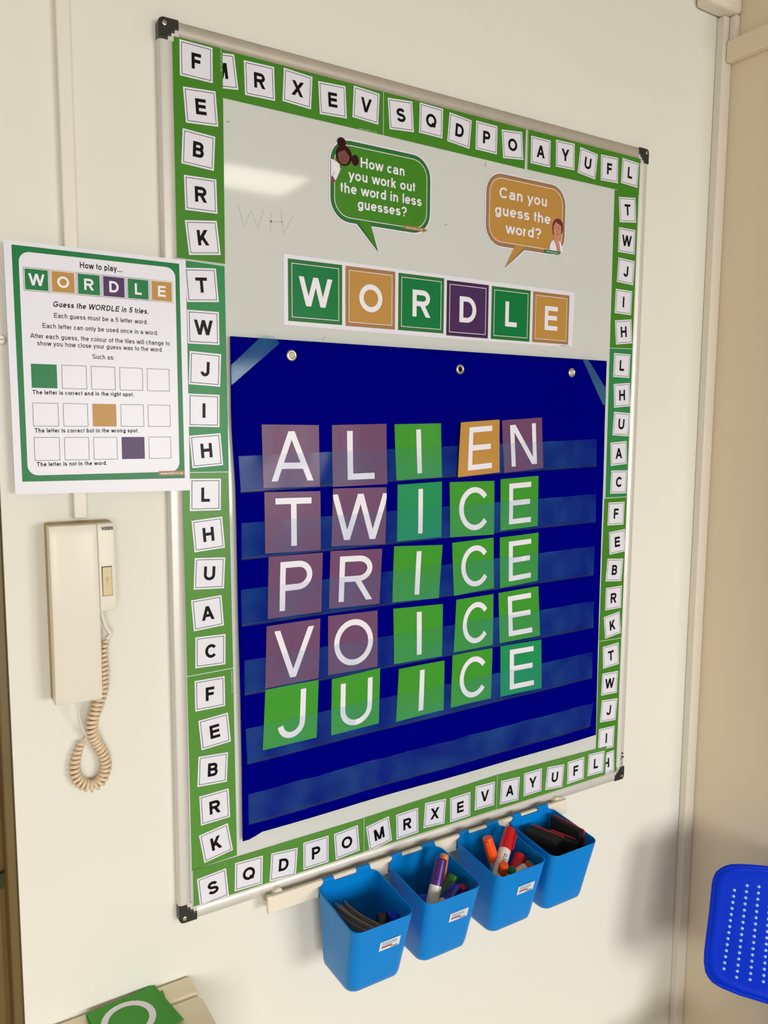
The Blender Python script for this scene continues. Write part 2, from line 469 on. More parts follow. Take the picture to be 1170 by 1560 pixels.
def glyph(ch, w):
    """quads in cap-height units, x from 0"""
    adv, sb, boxes = GL[ch]
    W = adv - 2 * sb
    if ch in 'Iil.,:': W = w; sb = (adv - w) / 2
    h = w / 2
    out = []
    lay = 0
    for y0, y1, ops in boxes:
        H = y1 - y0
        fx = lambda x: sb + h + x * (W - w)
        fy = lambda y: y0 + h + y * (H - w)
        for op in ops:
            lay += 1
            k0 = len(out)
            if op[0] == 's':
                out += stroke([(fx(a), fy(b)) for a, b in op[1]], h, False, op[2], op[3])
            elif op[0] == 'c':
                out += stroke([(fx(a), fy(b)) for a, b in op[1]], h, True)
            elif op[0] == 't':
                x, y = fx(op[1]), fy(op[2])
                out.append([(x - h, y - h), (x + h, y - h), (x + h, y + h), (x - h, y + h)])
            else:
                _, xa, xb, va, vb = op
                ya, yb = y0 + va * H, y0 + vb * H
                dx = (xb - xa) * (W - w); dy = yb - ya
                hw = min(h * math.hypot(dx, dy) / abs(dy), h * 1.5)
                gx = lambda x: sb + hw + x * (W - 2 * hw)
                a, b = gx(xa), gx(xb)
                if ya > yb: a, b, ya, yb = b, a, yb, ya
                out.append([(a - hw, ya), (a + hw, ya), (b + hw, yb), (b - hw, yb)])
            for k in range(k0, len(out)):
                out[k] = Poly(out[k]); out[k].layer = lay
    return out, adv


def text(s, x, z, cap, w=.15, align='c', width=None, ang=0, italic=0.0, vc=False):
    """polygons (x,z) of a line of print; z is the baseline (or the middle if vc)"""
    q, pen = [], 0
    for ch in s:
        g, adv = glyph(ch, w)
        for p in g:
            pq = Poly((a + pen, b) for a, b in p); pq.layer = p.layer
            q.append(pq)
        pen += adv
    xs = [a for p in q for a, b in p]
    x0, x1 = min(xs), max(xs)
    sx = cap if width is None else width / (x1 - x0)
    ref = {'c': (x0 + x1) / 2, 'l': x0, 'r': x1}[align]
    oz = .5 if vc else 0
    out = []
    for p in q:
        pp = [((a - ref + italic * b) * sx, (b - oz) * cap) for a, b in p]
        area2 = sum(pp[i][0] * pp[(i + 1) % len(pp)][1] - pp[(i + 1) % len(pp)][0] * pp[i][1] for i in range(len(pp)))
        if area2 < 0: pp.reverse()
        pq = Poly(rot(pp, x, z, ang)); pq.layer = p.layer
        out.append(pq)
    return out

# ================================================================== THE ROOM
XR = 1.121                      # the right-hand wall face
XL = -0.2                       # where the papered wall ends at the doorway
struct(MB().box((XL, 0, 0), (XR, .12, CEIL)).build('wall_back', M['wall']))
struct(MB().box((XR, -.24, 0), (XR + .12, .12, CEIL)).build('wall_right', M['wall2']))
struct(MB().box((XR + .12, 0, 0), (4.0, .12, CEIL)).build('wall_alcove', M['wall']))
struct(MB().box((-2.6, 0, 0), (-1.2, .12, CEIL)).build('wall_left_of_door', M['wall']))
struct(MB().box((-1.2, 0, 2.25), (XL, .12, CEIL)).build('wall_over_door', M['wall']))
struct(MB().box((-2.72, -5.0, 0), (-2.6, .12, CEIL)).build('wall_left', M['wall']))
struct(MB().box((4.0, -5.0, 0), (4.12, .12, CEIL)).build('wall_far_right', M['wall']))
struct(MB().box((-2.72, -5.0, -.1), (4.12, .3, 0)).build('floor', M['floor']))
struct(MB().box((-2.72, -5.12, CEIL), (4.12, .3, CEIL + .1)).build('ceiling', M['ceiling']))
b = MB()
for a0, a1 in ((-2.72, -2.1), (-.3, .65), (2.45, 4.12)):
    b.box((a0, -5.12, 0), (a1, -5.0, CEIL))
for a0, a1 in ((-2.1, -.3), (.65, 2.45)):
    b.box((a0, -5.12, 0), (a1, -5.0, .85)); b.box((a0, -5.12, 2.15), (a1, -5.0, CEIL))
struct(b.build('wall_rear', M['wall']))
for k, (a0, a1) in enumerate(((-2.1, -.3), (.65, 2.45))):
    b = MB()
    for x in (a0, (a0 + a1) / 2 - .025, a1 - .05): b.box((x, -5.08, .85), (x + .05, -5.04, 2.15))
    for z in (.85, 2.10): b.box((a0 + .05, -5.08, z), (a1 - .05, -5.04, z + .05))
    struct(b.build('window_%d' % (k + 1), M['glass']))

# ceiling light panels (one is what the whiteboard mirrors)
for k, (x, y, sx, sy, lab) in enumerate((
        (1.02, -2.13, .38, .30, 'square flat ceiling light panel nearest the board wall, mirrored in the whiteboard'),
        (-1.2, -2.17, .60, .60, 'square flat ceiling light panel over the door side of the room'),
        (1.08, -3.9, .60, .60, 'square flat ceiling light panel near the rear windows, on the board side'),
        (-1.2, -3.9, .60, .60, 'square flat ceiling light panel near the rear windows, on the door side'))):
    t = empty('ceiling_light', (x, y, CEIL)); tag(t, lab, 'ceiling light', 'ceiling light panels')
    b = MB()
    x0, x1, y0, y1 = x - sx / 2, x + sx / 2, y - sy / 2, y + sy / 2
    for q in (((x0 - .02, y0 - .02), (x1 + .02, y0)), ((x0 - .02, y1), (x1 + .02, y1 + .02)), ((x0 - .02, y0), (x0, y1)), ((x1, y0), (x1 + .02, y1))):
        b.box((q[0][0], q[0][1], CEIL - .02), (q[1][0], q[1][1], CEIL - .0005))
    b.build('frame', M['glass'], t)
    MB().box((x0, y0, CEIL - .014), (x1, y1, CEIL - .008)).build('diffuser', M['lamp' if k == 0 else 'lamp2'], t)

# corner trunking, rail and junction box on the right
bevel(struct(MB().box((1.093, -.017, 0), (XR - .0005, -.0003, 2.43)).build('trim_1', M['trunk'])), .002)
bevel(struct(MB().box((XR - .02, -.2395, 2.345), (XR - .0005, -.0175, 2.385)).build('trim_2', M['wall2'])), .003)
bevel(struct(MB().box((XR - .014, -.032, 2.3855), (XR - .0005, -.0175, 2.43)).build('trim_3', M['trunk'])), .003)
t = MB().box((1.026, -.036, 2.4305), (XR - .0005, -.0005, 2.56)).build('junction_box', M['trunk'])
bevel(t, .008, 3); tag(t, 'cream trunking box in the top right corner above the corner pipe cover', 'junction box')
# trunking down to the entry phone
t = MB().box((-.1195, -.013, 1.529), (-.1035, -.0004, CEIL - .001)).build('cable_trunking', M['trunk'])
bevel(t, .002); tag(t, 'narrow cream cable trunking running down the wall behind the poster to the entry phone', 'trunking')

# doorway on the left: jamb, mouldings, door leaf
b = MB().box((XL - .012, .006, 0), (XL - .0002, .05, 2.25)); o = struct(b.build('door_frame_edge', M['wood'])); bevel(o, .002)  # added strip over the wall return, carrying its shade as olive colour
pr = [(XL - .004, .056), (XL - .018, .050), (XL - .03, .060), (XL - .034, .052), (XL - .052, .046), (XL - .06, .058), (XL - .085, .06), (XL - .085, .11), (XL - .004, .11)]
v = [(x, y, 0) for x, y in pr] + [(x, y, 2.2) for x, y in pr]; n = len(pr)
o = mk('door_1', v, [(i, (i + 1) % n, (i + 1) % n + n, i + n) for i in range(n)] + [tuple(range(n, 2 * n)), tuple(reversed(range(n)))], M['woodlight'])
struct(o)
MB().box((-1.1, .062, .01), (XL - .087, .10, 2.18)).build('door_leaf', M['door'], o)
MB().box((-.92, .05, 1.02), (-.80, .0615, 1.04)).build('door_handle', M['steel'], o)
t = empty('fire_notice', (-.25, .045, 1.36)); tag(t, 'dark red notice on the door frame beside the wall edge', 'notice')
bevel(MB().box((-.33, .032, 1.328), (XL - .0055, .0455, 1.4095)).build('red_panel', M['darkred'], t), .002)
MB().box((-.33, .030, 1.411), (XL - .003, .0455, 1.4145)).build('top_edge', M['paper'], t)
MB().box((-.33, .036, 1.418), (XL - .0085, .0455, 1.50)).build('pale_panel', M['door'], t)
b = MB().prism([(x, z) for x, z in [(-.224, 1.062), (-.207, 1.066), (-.2055, 1.048), (-.212, 1.05), (-.214, 1.043), (-.222, 1.046), (-.227, 1.052)]], .0415, .0445)
t = b.build('tape_scrap', mat('dark_green_tape', '#3c3f14', .5)); tag(t, 'torn scrap of dark green tape stuck on the door frame', 'tape')

t = empty('wall_plug', (-.1925, 0, 1.745)); tag(t, 'small round cream screw cap on the wall at the left edge of the poster', 'screw cap')
b = MB().tube([(-.1925, -.0003, 1.745), (-.1925, -.004, 1.745), (-.1925, -.0065, 1.745)], .006, 18, rr=[.0062, .0062, .0045])
b.build('cap', M['trunk'], t, smooth=False)
MB().box((-.1965, -.0069, 1.7445), (-.1885, -.0065, 1.7455)).build('slot', M['grey'], t)

# ================================================================== WHITEBOARD (0.9 x 1.2 m)
Z0, W_, H_ = .95, .9, 1.2
wb = empty('whiteboard', (.45, 0, Z0)); tag(wb, 'large portrait whiteboard in an aluminium frame with black corner caps', 'whiteboard')
MB().box((.006, -.009, Z0 + .006), (W_ - .006, -.0005, Z0 + H_ - .006)).build('panel', M['board'], wb)
PROF = [(0, .0008), (0, .0095), (.0012, .0118), (.004, .0128), (.009, .0132), (.014, .0126), (.0178, .0108), (.0195, .0088)]


def bar(a, bpt, inward, m):
    """frame bar from a to b on the wall plane, rounded profile turned inward"""
    a, bpt, inward = Vector(a), Vector(bpt), Vector(inward)
    v = []
    for p in (a, bpt):
        for u, d in PROF:
            q = p + inward * u
            v.append((q.x, -d, q.y))
    n = len(PROF)
    f = []
    dirn = (bpt - a).normalized()
    flip = dirn.x * inward.y - dirn.y * inward.x < 0
    for i in range(n - 1):
        q = (i, i + 1, i + 1 + n, i + n)
        f.append(tuple(reversed(q)) if not flip else q)
    return mk('frame_bar', v, f, m, wb, smooth=True)


cs = .026
bar((0, Z0 + cs), (0, Z0 + H_ - cs), (1, 0), M['alu'])
bar((W_, Z0 + cs), (W_, Z0 + H_ - cs), (-1, 0), M['alu'])
bar((cs, Z0 + H_), (W_ - cs, Z0 + H_), (0, -1), M['aludark'])
bar((cs, Z0), (W_ - cs, Z0), (0, 1), M['alu'])
for cx, cz, sx, sz in ((0, Z0 + H_, 1, -1), (W_, Z0 + H_, -1, -1), (0, Z0, 1, 1), (W_, Z0, -1, 1)):
    pts = [(.0, .006), (.0018, .0018), (.006, 0), (cs, 0), (cs, .012), (.021, .012), (.021, .0165), (.0165, .0165), (.0165, .021), (.012, .021), (.012, cs), (0, cs)]
    poly = [(cx + sx * u, cz + sz * v_) for u, v_ in pts]
    if sx * sz < 0: poly.reverse()
    o = MB().prism(poly, -.0145, -.0008).build('corner_cap', M['cap'], wb); bevel(o, .0012)
    px, pz = cx + sx * .0075, cz + sz * .0075
    MB().tube([(px, -.0143, pz), (px, -.0155, pz), (px, -.0158, pz)], .003, 14, rr=[.003, .003, .002]).build('screw', M['screw'], o)
    poly = [(cx + sx * u, cz + sz * v_) for u, v_ in [(.0121, .0121), (.0205, .0121), (.026, .0121), (.026, .0195), (.0195, .0195), (.0195, .026), (.0121, .026)]]
    if sx * sz < 0: poly.reverse()
    MB().prism(poly, -.0126, -.0091).build('corner_insert', M['alu'], wb)
prints('maker_mark', text('V', .8935, .9960, .008, .22, ang=90, vc=True) + text('P', .8935, 1.0045, .0062, .2, ang=90, vc=True), .0136, M['black'], wb)
prints('maker_name', text('VIZ-PRO', .8915, .986, .0052, .12, ang=-90, vc=True, width=.021), .0136, M['grey'], wb)
gp = []
for s in ([(.104, 1.938), (.112, 1.912), (.122, 1.935), (.132, 1.912), (.140, 1.938)], [(.152, 1.936), (.15, 1.91)], [(.166, 1.942), (.17, 1.91), (.186, 1.938)], [(.15, 1.924), (.168, 1.925)]):
    gp += stroke(s, .0011)
prints('faint_writing', gp, .00912, M['ghost'], wb)
mp = []
for x, z, l, a in ((.091, 2.043, .005, 10), (.231, 1.770, .004, 90), (.2345, 1.773, .0025, 20), (.6640, 1.7745, .004, 80), (.655, 1.776, .002, 20), (.5235, 2.062, .008, 91), (.447, 1.958, .007, 20), (.62, 1.955, .002, 0)):
    c, s = math.cos(math.radians(a)) * l / 2, math.sin(math.radians(a)) * l / 2
    mp += stroke([(x - c, z - s), (x + c, z + s)], .00035)
prints('pen_specks', mp, .00912, M['mark'], wb)
MB().box((.395, -.0014, Z0 + .0195), (.3955, -.0012, Z0 + .02)).build('joint', M['grey'], wb)

# ------------------------------------------------------------------ border strips of letters
STRIPS = {
 'T1': ([(0.0726, 2.1374), (0.3307, 2.1376), (0.3312, 2.0706), (0.0714, 2.0714)],
   [('M', 0.0818, 2.1045, 7.0), ('R', 0.1363, 2.1037, 1.5), ('X', 0.1923, 2.1055, -3.3), ('E', 0.2469, 2.1022, 3.1), ('V', 0.3016, 2.1062, -3.0)]),
 'T2': ([(0.3307, 2.1376), (0.607, 2.1355), (0.6058, 2.0681), (0.3312, 2.0706)],
   [('S', 0.3618, 2.1045, 4.7), ('Q', 0.4165, 2.1074, -1.0), ('D', 0.4706, 2.103, -5.1), ('P', 0.5244, 2.1026, -0.5), ('O', 0.5786, 2.1013, 5.6)]),
 'T3': ([(0.6103, 2.1336), (0.8891, 2.1347), (0.8841, 2.0687), (0.6111, 2.0685)],
   [('A', 0.6394, 2.1012, 0.1), ('Y', 0.6954, 2.1055, 1.5), ('U', 0.7492, 2.101, -6.6), ('F', 0.8029, 2.1006, 1.8), ('L', 0.8558, 2.1024, -2.5)]),
 'R1': ([(0.8191, 2.069), (0.8859, 2.0757), (0.8878, 1.7918), (0.8213, 1.79)],
   [('T', 0.8534, 2.0376, 5.9), ('W', 0.8545, 1.9832, 0.3), ('J', 0.8551, 1.929, -3.0), ('I', 0.8518, 1.8739, -1.1), ('H', 0.8553, 1.8203, 6.5)]),
 'R2': ([(0.8213, 1.79), (0.8864, 1.7917), (0.8862, 1.5143), (0.824, 1.5145)],
   [('L', 0.8538, 1.7589, -0.9), ('H', 0.8574, 1.7046, 4.5), ('U', 0.8584, 1.651, -3.1), ('A', 0.8545, 1.5964, 3.8), ('C', 0.8574, 1.5426, -1.2)]),
 'R3': ([(0.8212, 1.514), (0.8862, 1.5143), (0.8842, 1.2387), (0.8203, 1.2406)],
   [('F', 0.8531, 1.4828, -1.0), ('E', 0.8593, 1.4285, 4.6), ('B', 0.8545, 1.3746, -4.5), ('R', 0.8549, 1.3202, 0.5), ('K', 0.8546, 1.2673, 8.2)]),
 'R4': ([(0.821, 1.2405), (0.8842, 1.2387), (0.8829, 0.9578), (0.8232, 0.9612)],
   [('T', 0.8538, 1.2071, 4.0), ('W', 0.8533, 1.1523, -1.8), ('J', 0.8536, 1.098, -4.2), ('I', 0.8497, 1.0425, -1.8), ('H', 0.8525, 0.9908, 3.5)]),
 'L4': ([(0.02, 1.3041), (0.0864, 1.3055), (0.0881, 1.025), (0.0209, 1.0222)],
   [('F', 0.052, 1.2736, 0.1), ('E', 0.0579, 1.218, 5.1), ('B', 0.054, 1.163, -3.2), ('R', 0.0561, 1.1071, 2.2), ('K', 0.057, 1.0529, 9.5)]),
 'L3': ([(0.0193, 1.5838), (0.0841, 1.583), (0.0864, 1.3055), (0.0202, 1.304)],
   [('L', 0.0507, 1.5522, -1.4), ('H', 0.0538, 1.4977, 4.4), ('U', 0.0543, 1.4437, -3.4), ('A', 0.0507, 1.3886, 3.9), ('C', 0.0537, 1.3345, -1.2)]),
 'L2': ([(0.0173, 1.8604), (0.083, 1.8583), (0.0847, 1.583), (0.018, 1.5838)],
   [('T', 0.0508, 1.8293, 4.5), ('W', 0.0523, 1.7745, 0.3), ('J', 0.0534, 1.7203, -2.8), ('I', 0.0508, 1.6653, -1.1), ('H', 0.0533, 1.6118, 4.3)]),
 'L1': ([(0.0182, 2.1368), (0.0845, 2.139), (0.0835, 1.8601), (0.0173, 1.8612)],
   [('F', 0.049, 2.1078, -0.4), ('E', 0.0539, 2.0535, 4.0), ('B', 0.0496, 1.9997, -3.4), ('R', 0.0518, 1.9443, 1.1), ('K', 0.0536, 1.89, 6.3)]),
 'B1': ([(0.0209, 1.0222), (0.3015, 1.025), (0.3017, 0.9589), (0.022, 0.9543)],
   [('S', 0.051, 0.9876, 5.0), ('Q', 0.1057, 0.9922, -1.6), ('D', 0.1616, 0.9894, -4.5), ('P', 0.216, 0.9924, -0.2), ('O', 0.2704, 0.9935, 4.4)]),
 'B2': ([(0.3015, 1.0252), (0.5745, 1.0325), (0.5763, 0.9682), (0.3017, 0.9589)],
   [('M', 0.3303, 0.9911, 9.0), ('R', 0.3849, 0.9933, 1.6), ('X', 0.4404, 0.9965, -3.8), ('E', 0.4943, 0.9938, 0.7), ('V', 0.5481, 1.0004, -1.5)]),
 'B3': ([(0.5745, 1.0325), (0.8511, 1.0262), (0.8496, 0.9576), (0.5763, 0.9682)],
   [('A', 0.6051, 0.9964, -2.9), ('Y', 0.6597, 0.9987, 0.4), ('U', 0.7146, 0.9957, -5.1), ('F', 0.7686, 0.996, 0.7), ('L', 0.8226, 0.9976, -2.2)]),
}

WHERE = dict(T1='at top left of board', T2='at top middle of board', T3='at top right of board', R1='right side, topmost', R2='right side, second down', R3='right side, third down',
             R4='right side, lowest', L4='left side, lowest', L3='left side, third down', L2='left side, second down', L1='left side, topmost', B1='at bottom left of board',
             B2='at bottom middle of board', B3='at bottom right of board')
DEPTH = dict(T1=.0095, T2=.0095, T3=.0100, R1=.0096, R2=.0096, R3=.0099, R4=.0096, L4=.0096, L3=.0099, L2=.0096, L1=.0104, B1=.0103, B2=.0099, B3=.0105)
COOL = {'L2', 'R2'}
TS = .0434


def letter_tile(ch, x, z, tilt, d, parent):
    sq = lambda k: rot(rect(-k, -k, k, k), x, z, tilt)
    h = TS / 2
    o = prints('letter_tile', [sq(h)], d + .00025, M['paper'], parent)
    o['label'] = 'white square tile with a black letter ' + ch
    prints('outline', ring(sq(h - .0023), sq(h - .0031)), d + .0004, M['line'], o)
    prints('letter', text(ch, x, z, .0195, .215, vc=True, ang=tilt), d + .00045, M['black'], o)


# what lies under another strip is left out so that the papers do not cross
for key, (quad, tiles) in STRIPS.items():
    d = DEPTH[key]
    q = list(reversed([(x, z) for x, z in quad]))
    word = ''.join(t[0] for t in tiles)
    horiz = key[0] in 'TB'
    pale = stroke([quad[0], quad[1]], .0005) + stroke([quad[3], quad[2]], .0005)
    o = sheet('letter_border_strip', q, d, M['green2' if key in COOL else 'green3' if key in ('L3', 'L4', 'B1', 'B2', 'B3') else 'green'], th=.0005)
    tag(o, 'green border strip lettered %s, %s' % (' '.join(word), WHERE[key]), 'border strip', 'green letter border strips')
    cx = sum(p[0] for p in quad) / 4; cz = sum(p[1] for p in quad) / 4
    a, b_ = (quad[0], quad[3]) if horiz else (quad[0], quad[1])
    e = .0004
    if horiz: prints('cut_edge', [rect(quad[0][0] + .0002, quad[3][1], quad[0][0] + .0008, quad[0][1])], d + .0001, M['pale'] if 'pale' in M else M['paper'], o)
    else: prints('cut_edge', [[(quad[0][0], quad[0][1] - .0012), (quad[1][0], quad[1][1] - .0012), (quad[1][0], quad[1][1] - .0004), (quad[0][0], quad[0][1] - .0004)]], d + .0001, M['paper'], o)
    for ch, x, z, tilt in tiles:
        letter_tile(ch, x, z, tilt, d, o)
    if key in ('L1', 'L4', 'R3'):
        zz = quad[1][1] - .02
        prints('small_print', text('www.tpet.co.uk', quad[1][0] - .002, zz, .0016, .12, ang=-90, vc=True, width=.032), d + .0003, M['white'], o)
    if key == 'T1':
        prints('small_print', text('www.tpet.co.uk', .305, 2.0722, .0016, .12, vc=True, width=.03), d + .0003, M['white'], o)

# ------------------------------------------------------------------ WORDLE banner
d = .0099
bn = sheet('title_banner', [(.1690, 1.7862), (.32, 1.7850), (.48, 1.7843), (.60, 1.7845), (.7256, 1.7850), (.7283, 1.8800), (.169, 1.8830)], d, M['paper'], th=.0006)
tag(bn, 'white paper banner with six coloured squares spelling WORDLE, above the blue chart', 'banner')
for ch, x0, x1, z0, z1, c1, c2 in (('W', .1756, .2620, 1.7920, 1.8774, 'pgreen', 'greendk'), ('O', .2675, .3536, 1.7914, 1.8772, 'tan', 'tandk'), ('R', .3592, .4448, 1.7914, 1.8765, 'pgreen', 'greendk'),
                                   ('D', .4500, .5347, 1.7890, 1.8745, 'purple', 'purpledk'), ('L', .5408, .6252, 1.7890, 1.8740, 'pgreen', 'greendk'), ('E', .6311, .7154, 1.7892, 1.8736, 'tan', 'tandk')):
    o = prints('letter_square', [rect(x0, z0, x1, z1)], d + .0002, M[c2], bn, label='%s square with a white letter %s' % ({'pgreen': 'green', 'tan': 'tan', 'purple': 'purple'}[c1], ch))
    prints('fill', [rect(x0 + .0058, z0 + .0058, x1 - .0058, z1 - .0058)], d + .00035, M[c1], o)
    prints('outline', ring(rect(x0 + .0055, z0 + .0055, x1 - .0055, z1 - .0055), rect(x0 + .0063, z0 + .0063, x1 - .0063, z1 - .0063)), d + .0005, M['white'], o)
    prints('letter', text(ch, (x0 + x1) / 2, (z0 + z1) / 2, .0405, .185, vc=True), d + .00052, M['white'], o)
prints('small_print', text('www.tpet.co.uk', .708, 1.7868, .0017, .12, vc=True, width=.021), d + .0003, M['black'], bn)


# ------------------------------------------------------------------ speech bubbles
def bubble_poly(x0, z0, x1, z1, r, tail, ins):
    """rounded rectangle with a tail in its bottom edge, everything moved in by ins"""
    a, c, tip = tail
    X0, Z0_, X1, Z1 = x0 + ins, z0 + ins, x1 - ins, z1 - ins
    rr = max(.002, r - ins)
    pts = rrect(X0, Z0_, X1, Z1, rr, 7)
    # the arc at lower left ends at (X0+rr, Z0_); the lower right arc starts at (X1-rr, Z0_)
    ta, tc = a[0] + ins * .8, c[0] - ins * .8
    m = Vector(((a[0] + c[0]) / 2, a[1])); t = Vector(tip)
    t2 = t + (m - t).normalized() * ins * 3.0
    return pts + [(ta, Z0_), (t2.x, t2.y), (tc, Z0_)]


def bubble(x0, z0, x1, z1, r, tail, dark, bright, label, what):
    d = .0099
    o = sheet('speech_bubble', bubble_poly(x0, z0, x1, z1, r, tail, 0), d, M['paper'], th=.0006)
    tag(o, label, 'speech bubble', 'speech bubble cut-outs on the whiteboard')
    prints('outline', [bubble_poly(x0, z0, x1, z1, r, tail, .0022)], d + .00015, M['black'], o)
    prints('border', [bubble_poly(x0, z0, x1, z1, r, tail, .0029)], d + .0003, M[dark], o)
    i = .0082
    w = rrect(x0 + i, z0 + i, x1 - i, z1 - i, r - i, 7); v2 = rrect(x0 + i + .0009, z0 + i + .0009, x1 - i - .0009, z1 - i - .0009, r - i - .0009, 7)
    prints('inner_line', ring(w, v2), d + .00045, M['white'], o)
    prints('fill', [v2], d + .00045, M[bright], o)
    a, c, tip = tail
    prints('tail_fill', [[(a[0] + .004, z0 + i - .001), (tip[0] * .8 + (a[0] + c[0]) * .1, tip[1] * .8 + z0 * .2), (c[0] - .004, z0 + i - .001)]], d + .00045, M[bright], o)
    return o, d


gb, d = bubble(.2408, .9363 + 1, .4182, 2.0542, .034, ((.2844, 1.9365), (.3127, 1.9365), (.3272, 1.8970)), 'greendk', 'green',
               'green speech bubble cut-out with a drawn girl peeking in at its corner', '')
for s, xa, xb, z, cap in (('How can', .2923, .3682, 2.0184, .0140), ('you work out', .272, .3878, 1.9984, .0140), ('the word in less', .2590, .4000, 1.9790, .0140), ('guesses?', .2877, .3730, 1.9600, .0140)):
    prints('text_line', text(s, (xa + xb) / 2, z, cap, .17, width=xb - xa), d + .0006, M['white'], gb)
g = prints('drawn_girl', [[(.2437, 2.0225), (.2437, 1.990), (.2485, 1.9915), (.2525, 1.9950), (.2590, 2.0090), (.2575, 2.0175), (.2500, 2.0215)]], d + .0006, M['white'], gb, label='drawn girl in a white shirt with two hair buns')
prints('hair', [ell(.2645, 2.0300, .0135, .0145), ell(.2608, 2.0475, .0072, .0068), ell(.2832, 2.0265, .0062, .0078), [(.2610, 2.038), (.266, 2.040), (.2635, 2.046), (.2585, 2.045)], [(.272, 2.032), (.271, 2.026), (.281, 2.025), (.281, 2.029)]], d + .00062, M['hair_d'], g, stack=True)
prints('face', [[(.2545, 2.0290), (.2560, 2.0220), (.2600, 2.0180), (.2680, 2.0185), (.2725, 2.0240), (.2735, 2.0300), (.2660, 2.0375), (.2620, 2.0360), (.2560, 2.0330)]], d + .0008, M['skin_d'], g)
prints('features', [ell(.2600, 2.0275, .0007, .0007, 8), ell(.2672, 2.0282, .0007, .0007, 8)] + stroke([(.2590, 2.0225), (.2632, 2.0212), (.2672, 2.0235)], .0003) + stroke([(.2630, 2.0280), (.2628, 2.0248), (.2645, 2.0247)], .0002), d + .0009, M['black'], g)
prints('collar', [[(.2490, 2.0225), (.2530, 2.0195), (.2525, 2.0155), (.2475, 2.0180)], [(.2540, 2.0160), (.2585, 2.0135), (.2600, 2.0100), (.2535, 2.0115)]], d + .0008, M['paper'], g)
prints('shirt_line', stroke([(.2437, 2.0225), (.2500, 2.0215), (.2575, 2.0175), (.2590, 2.0090), (.2525, 1.9950), (.2485, 1.9915)], .0003) + stroke([(.2465, 1.9995), (.2495, 2.0055)], .0003), d + .0009, M['line'], g)
prints('hand', [[(.2437, 1.9895), (.2440, 1.9985), (.2462, 1.9990), (.2500, 1.9945), (.2490, 1.9905), (.2460, 1.9880)]], d + .0008, M['skin_d'], g)
o = prints('web_label', [[(.3675, 1.9420), (.3675, 1.9475), (.4040, 1.9475), (.4115, 1.9450), (.4060, 1.9420)]], d + .0007, M['tandk'], gb)
prints('small_print', text('www.tpet.co.uk', .387, 1.9447, .0024, .14, vc=True, width=.030), d + .0008, M['white'], o)

tb, d = bubble(.5240, 1.9368, .7014, 2.0545, .034, ((.5846, 1.9370), (.6111, 1.9370), (.5620, 1.8995)), 'tandk', 'tan',
               'tan speech bubble cut-out with a drawn thinking boy in its corner', '')
for s, xa, xb, z, cap in (('Can you', .5524, .6560, 2.0148, .0168), ('guess the', .5441, .6655, 1.9872, .0168), ('word?', .5666, .6448, 1.9606, .0168)):
    prints('text_line', text(s, (xa + xb) / 2, z, cap, .165, width=xb - xa), d + .0006, M['white'], tb)
g = prints('drawn_boy', [[(.6640, 1.9480), (.6625, 1.9440), (.6955, 1.9440), (.6950, 1.9520), (.6900, 1.9610), (.6840, 1.9650), (.6750, 1.9640), (.6680, 1.9600)]], d + .0006, M['white'], tb, label='drawn boy with brown hair and his hand on his chin')
prints('hair', [[(.6715, 1.9720), (.6700, 1.9800), (.6705, 1.9890), (.6740, 1.9960), (.6810, 1.9995), (.6880, 1.9985), (.6935, 1.9935), (.6950, 1.9850), (.6930, 1.9770), (.6890, 1.9730), (.6800, 1.9690)]], d + .0007, M['hair_l'], g)
prints('face', [[(.6730, 1.9860), (.6725, 1.9770), (.6745, 1.9710), (.6790, 1.9665), (.6840, 1.9665), (.6885, 1.9710), (.6905, 1.9790), (.6895, 1.9880), (.6840, 1.9900), (.6780, 1.9930)], [(.6765, 1.9700), (.6765, 1.9600), (.6840, 1.9580), (.6860, 1.9700)]], d + .0008, M['skin_l'], g, stack=True)
prints('hand', [[(.6755, 1.9655), (.6750, 1.9600), (.6800, 1.9540), (.6830, 1.9445), (.6905, 1.9445), (.6875, 1.9560), (.6855, 1.9650), (.6820, 1.9625), (.6790, 1.9660)]], d + .0009, M['skin_l'], g)
prints('features', stroke([(.6755, 1.9850), (.6790, 1.9868)], .0004) + stroke([(.6830, 1.9860), (.6870, 1.9845)], .0004) + [ell(.6775, 1.9825, .0007, .0008, 8), ell(.6850, 1.9818, .0007, .0008, 8)] + stroke([(.6812, 1.9815), (.6802, 1.9775), (.6822, 1.9772)], .0003) + stroke([(.6785, 1.9725), (.6815, 1.9735), (.6850, 1.9722)], .0004)
       + stroke([(.6625, 1.9440), (.6640, 1.9500), (.6680, 1.9600), (.6750, 1.9640)], .0003) + stroke([(.6665, 1.9440), (.6670, 1.9490)], .0003) + stroke([(.6805, 1.9545), (.6830, 1.9445)], .0003), d + .0010, M['line'], g)
o = prints('web_label', [[(.6530, 1.9395), (.6530, 1.9450), (.6920, 1.9450), (.6860, 1.9395)]], d + .0011, M['greendk'], tb)
prints('small_print', text('www.tpet.co.uk', .6705, 1.9422, .0024, .14, vc=True, width=.027), d + .0012, M['white'], o)

# ================================================================== INSTRUCTION POSTER
d = .0175
PX0, PX1, PZ0, PZ1 = -.1868, .0275, 1.5605, 1.8573


def pbend(x, z):
    """the poster lies on trunking and frame, and bows a little between them"""
    return .0012 * math.sin((x - PX0) / (PX1 - PX0) * math.pi) * -1.0 + (.003 * max(0, (1.60 - z) / .04) ** 2 if z < 1.60 and x < -.10 else 0) * .3


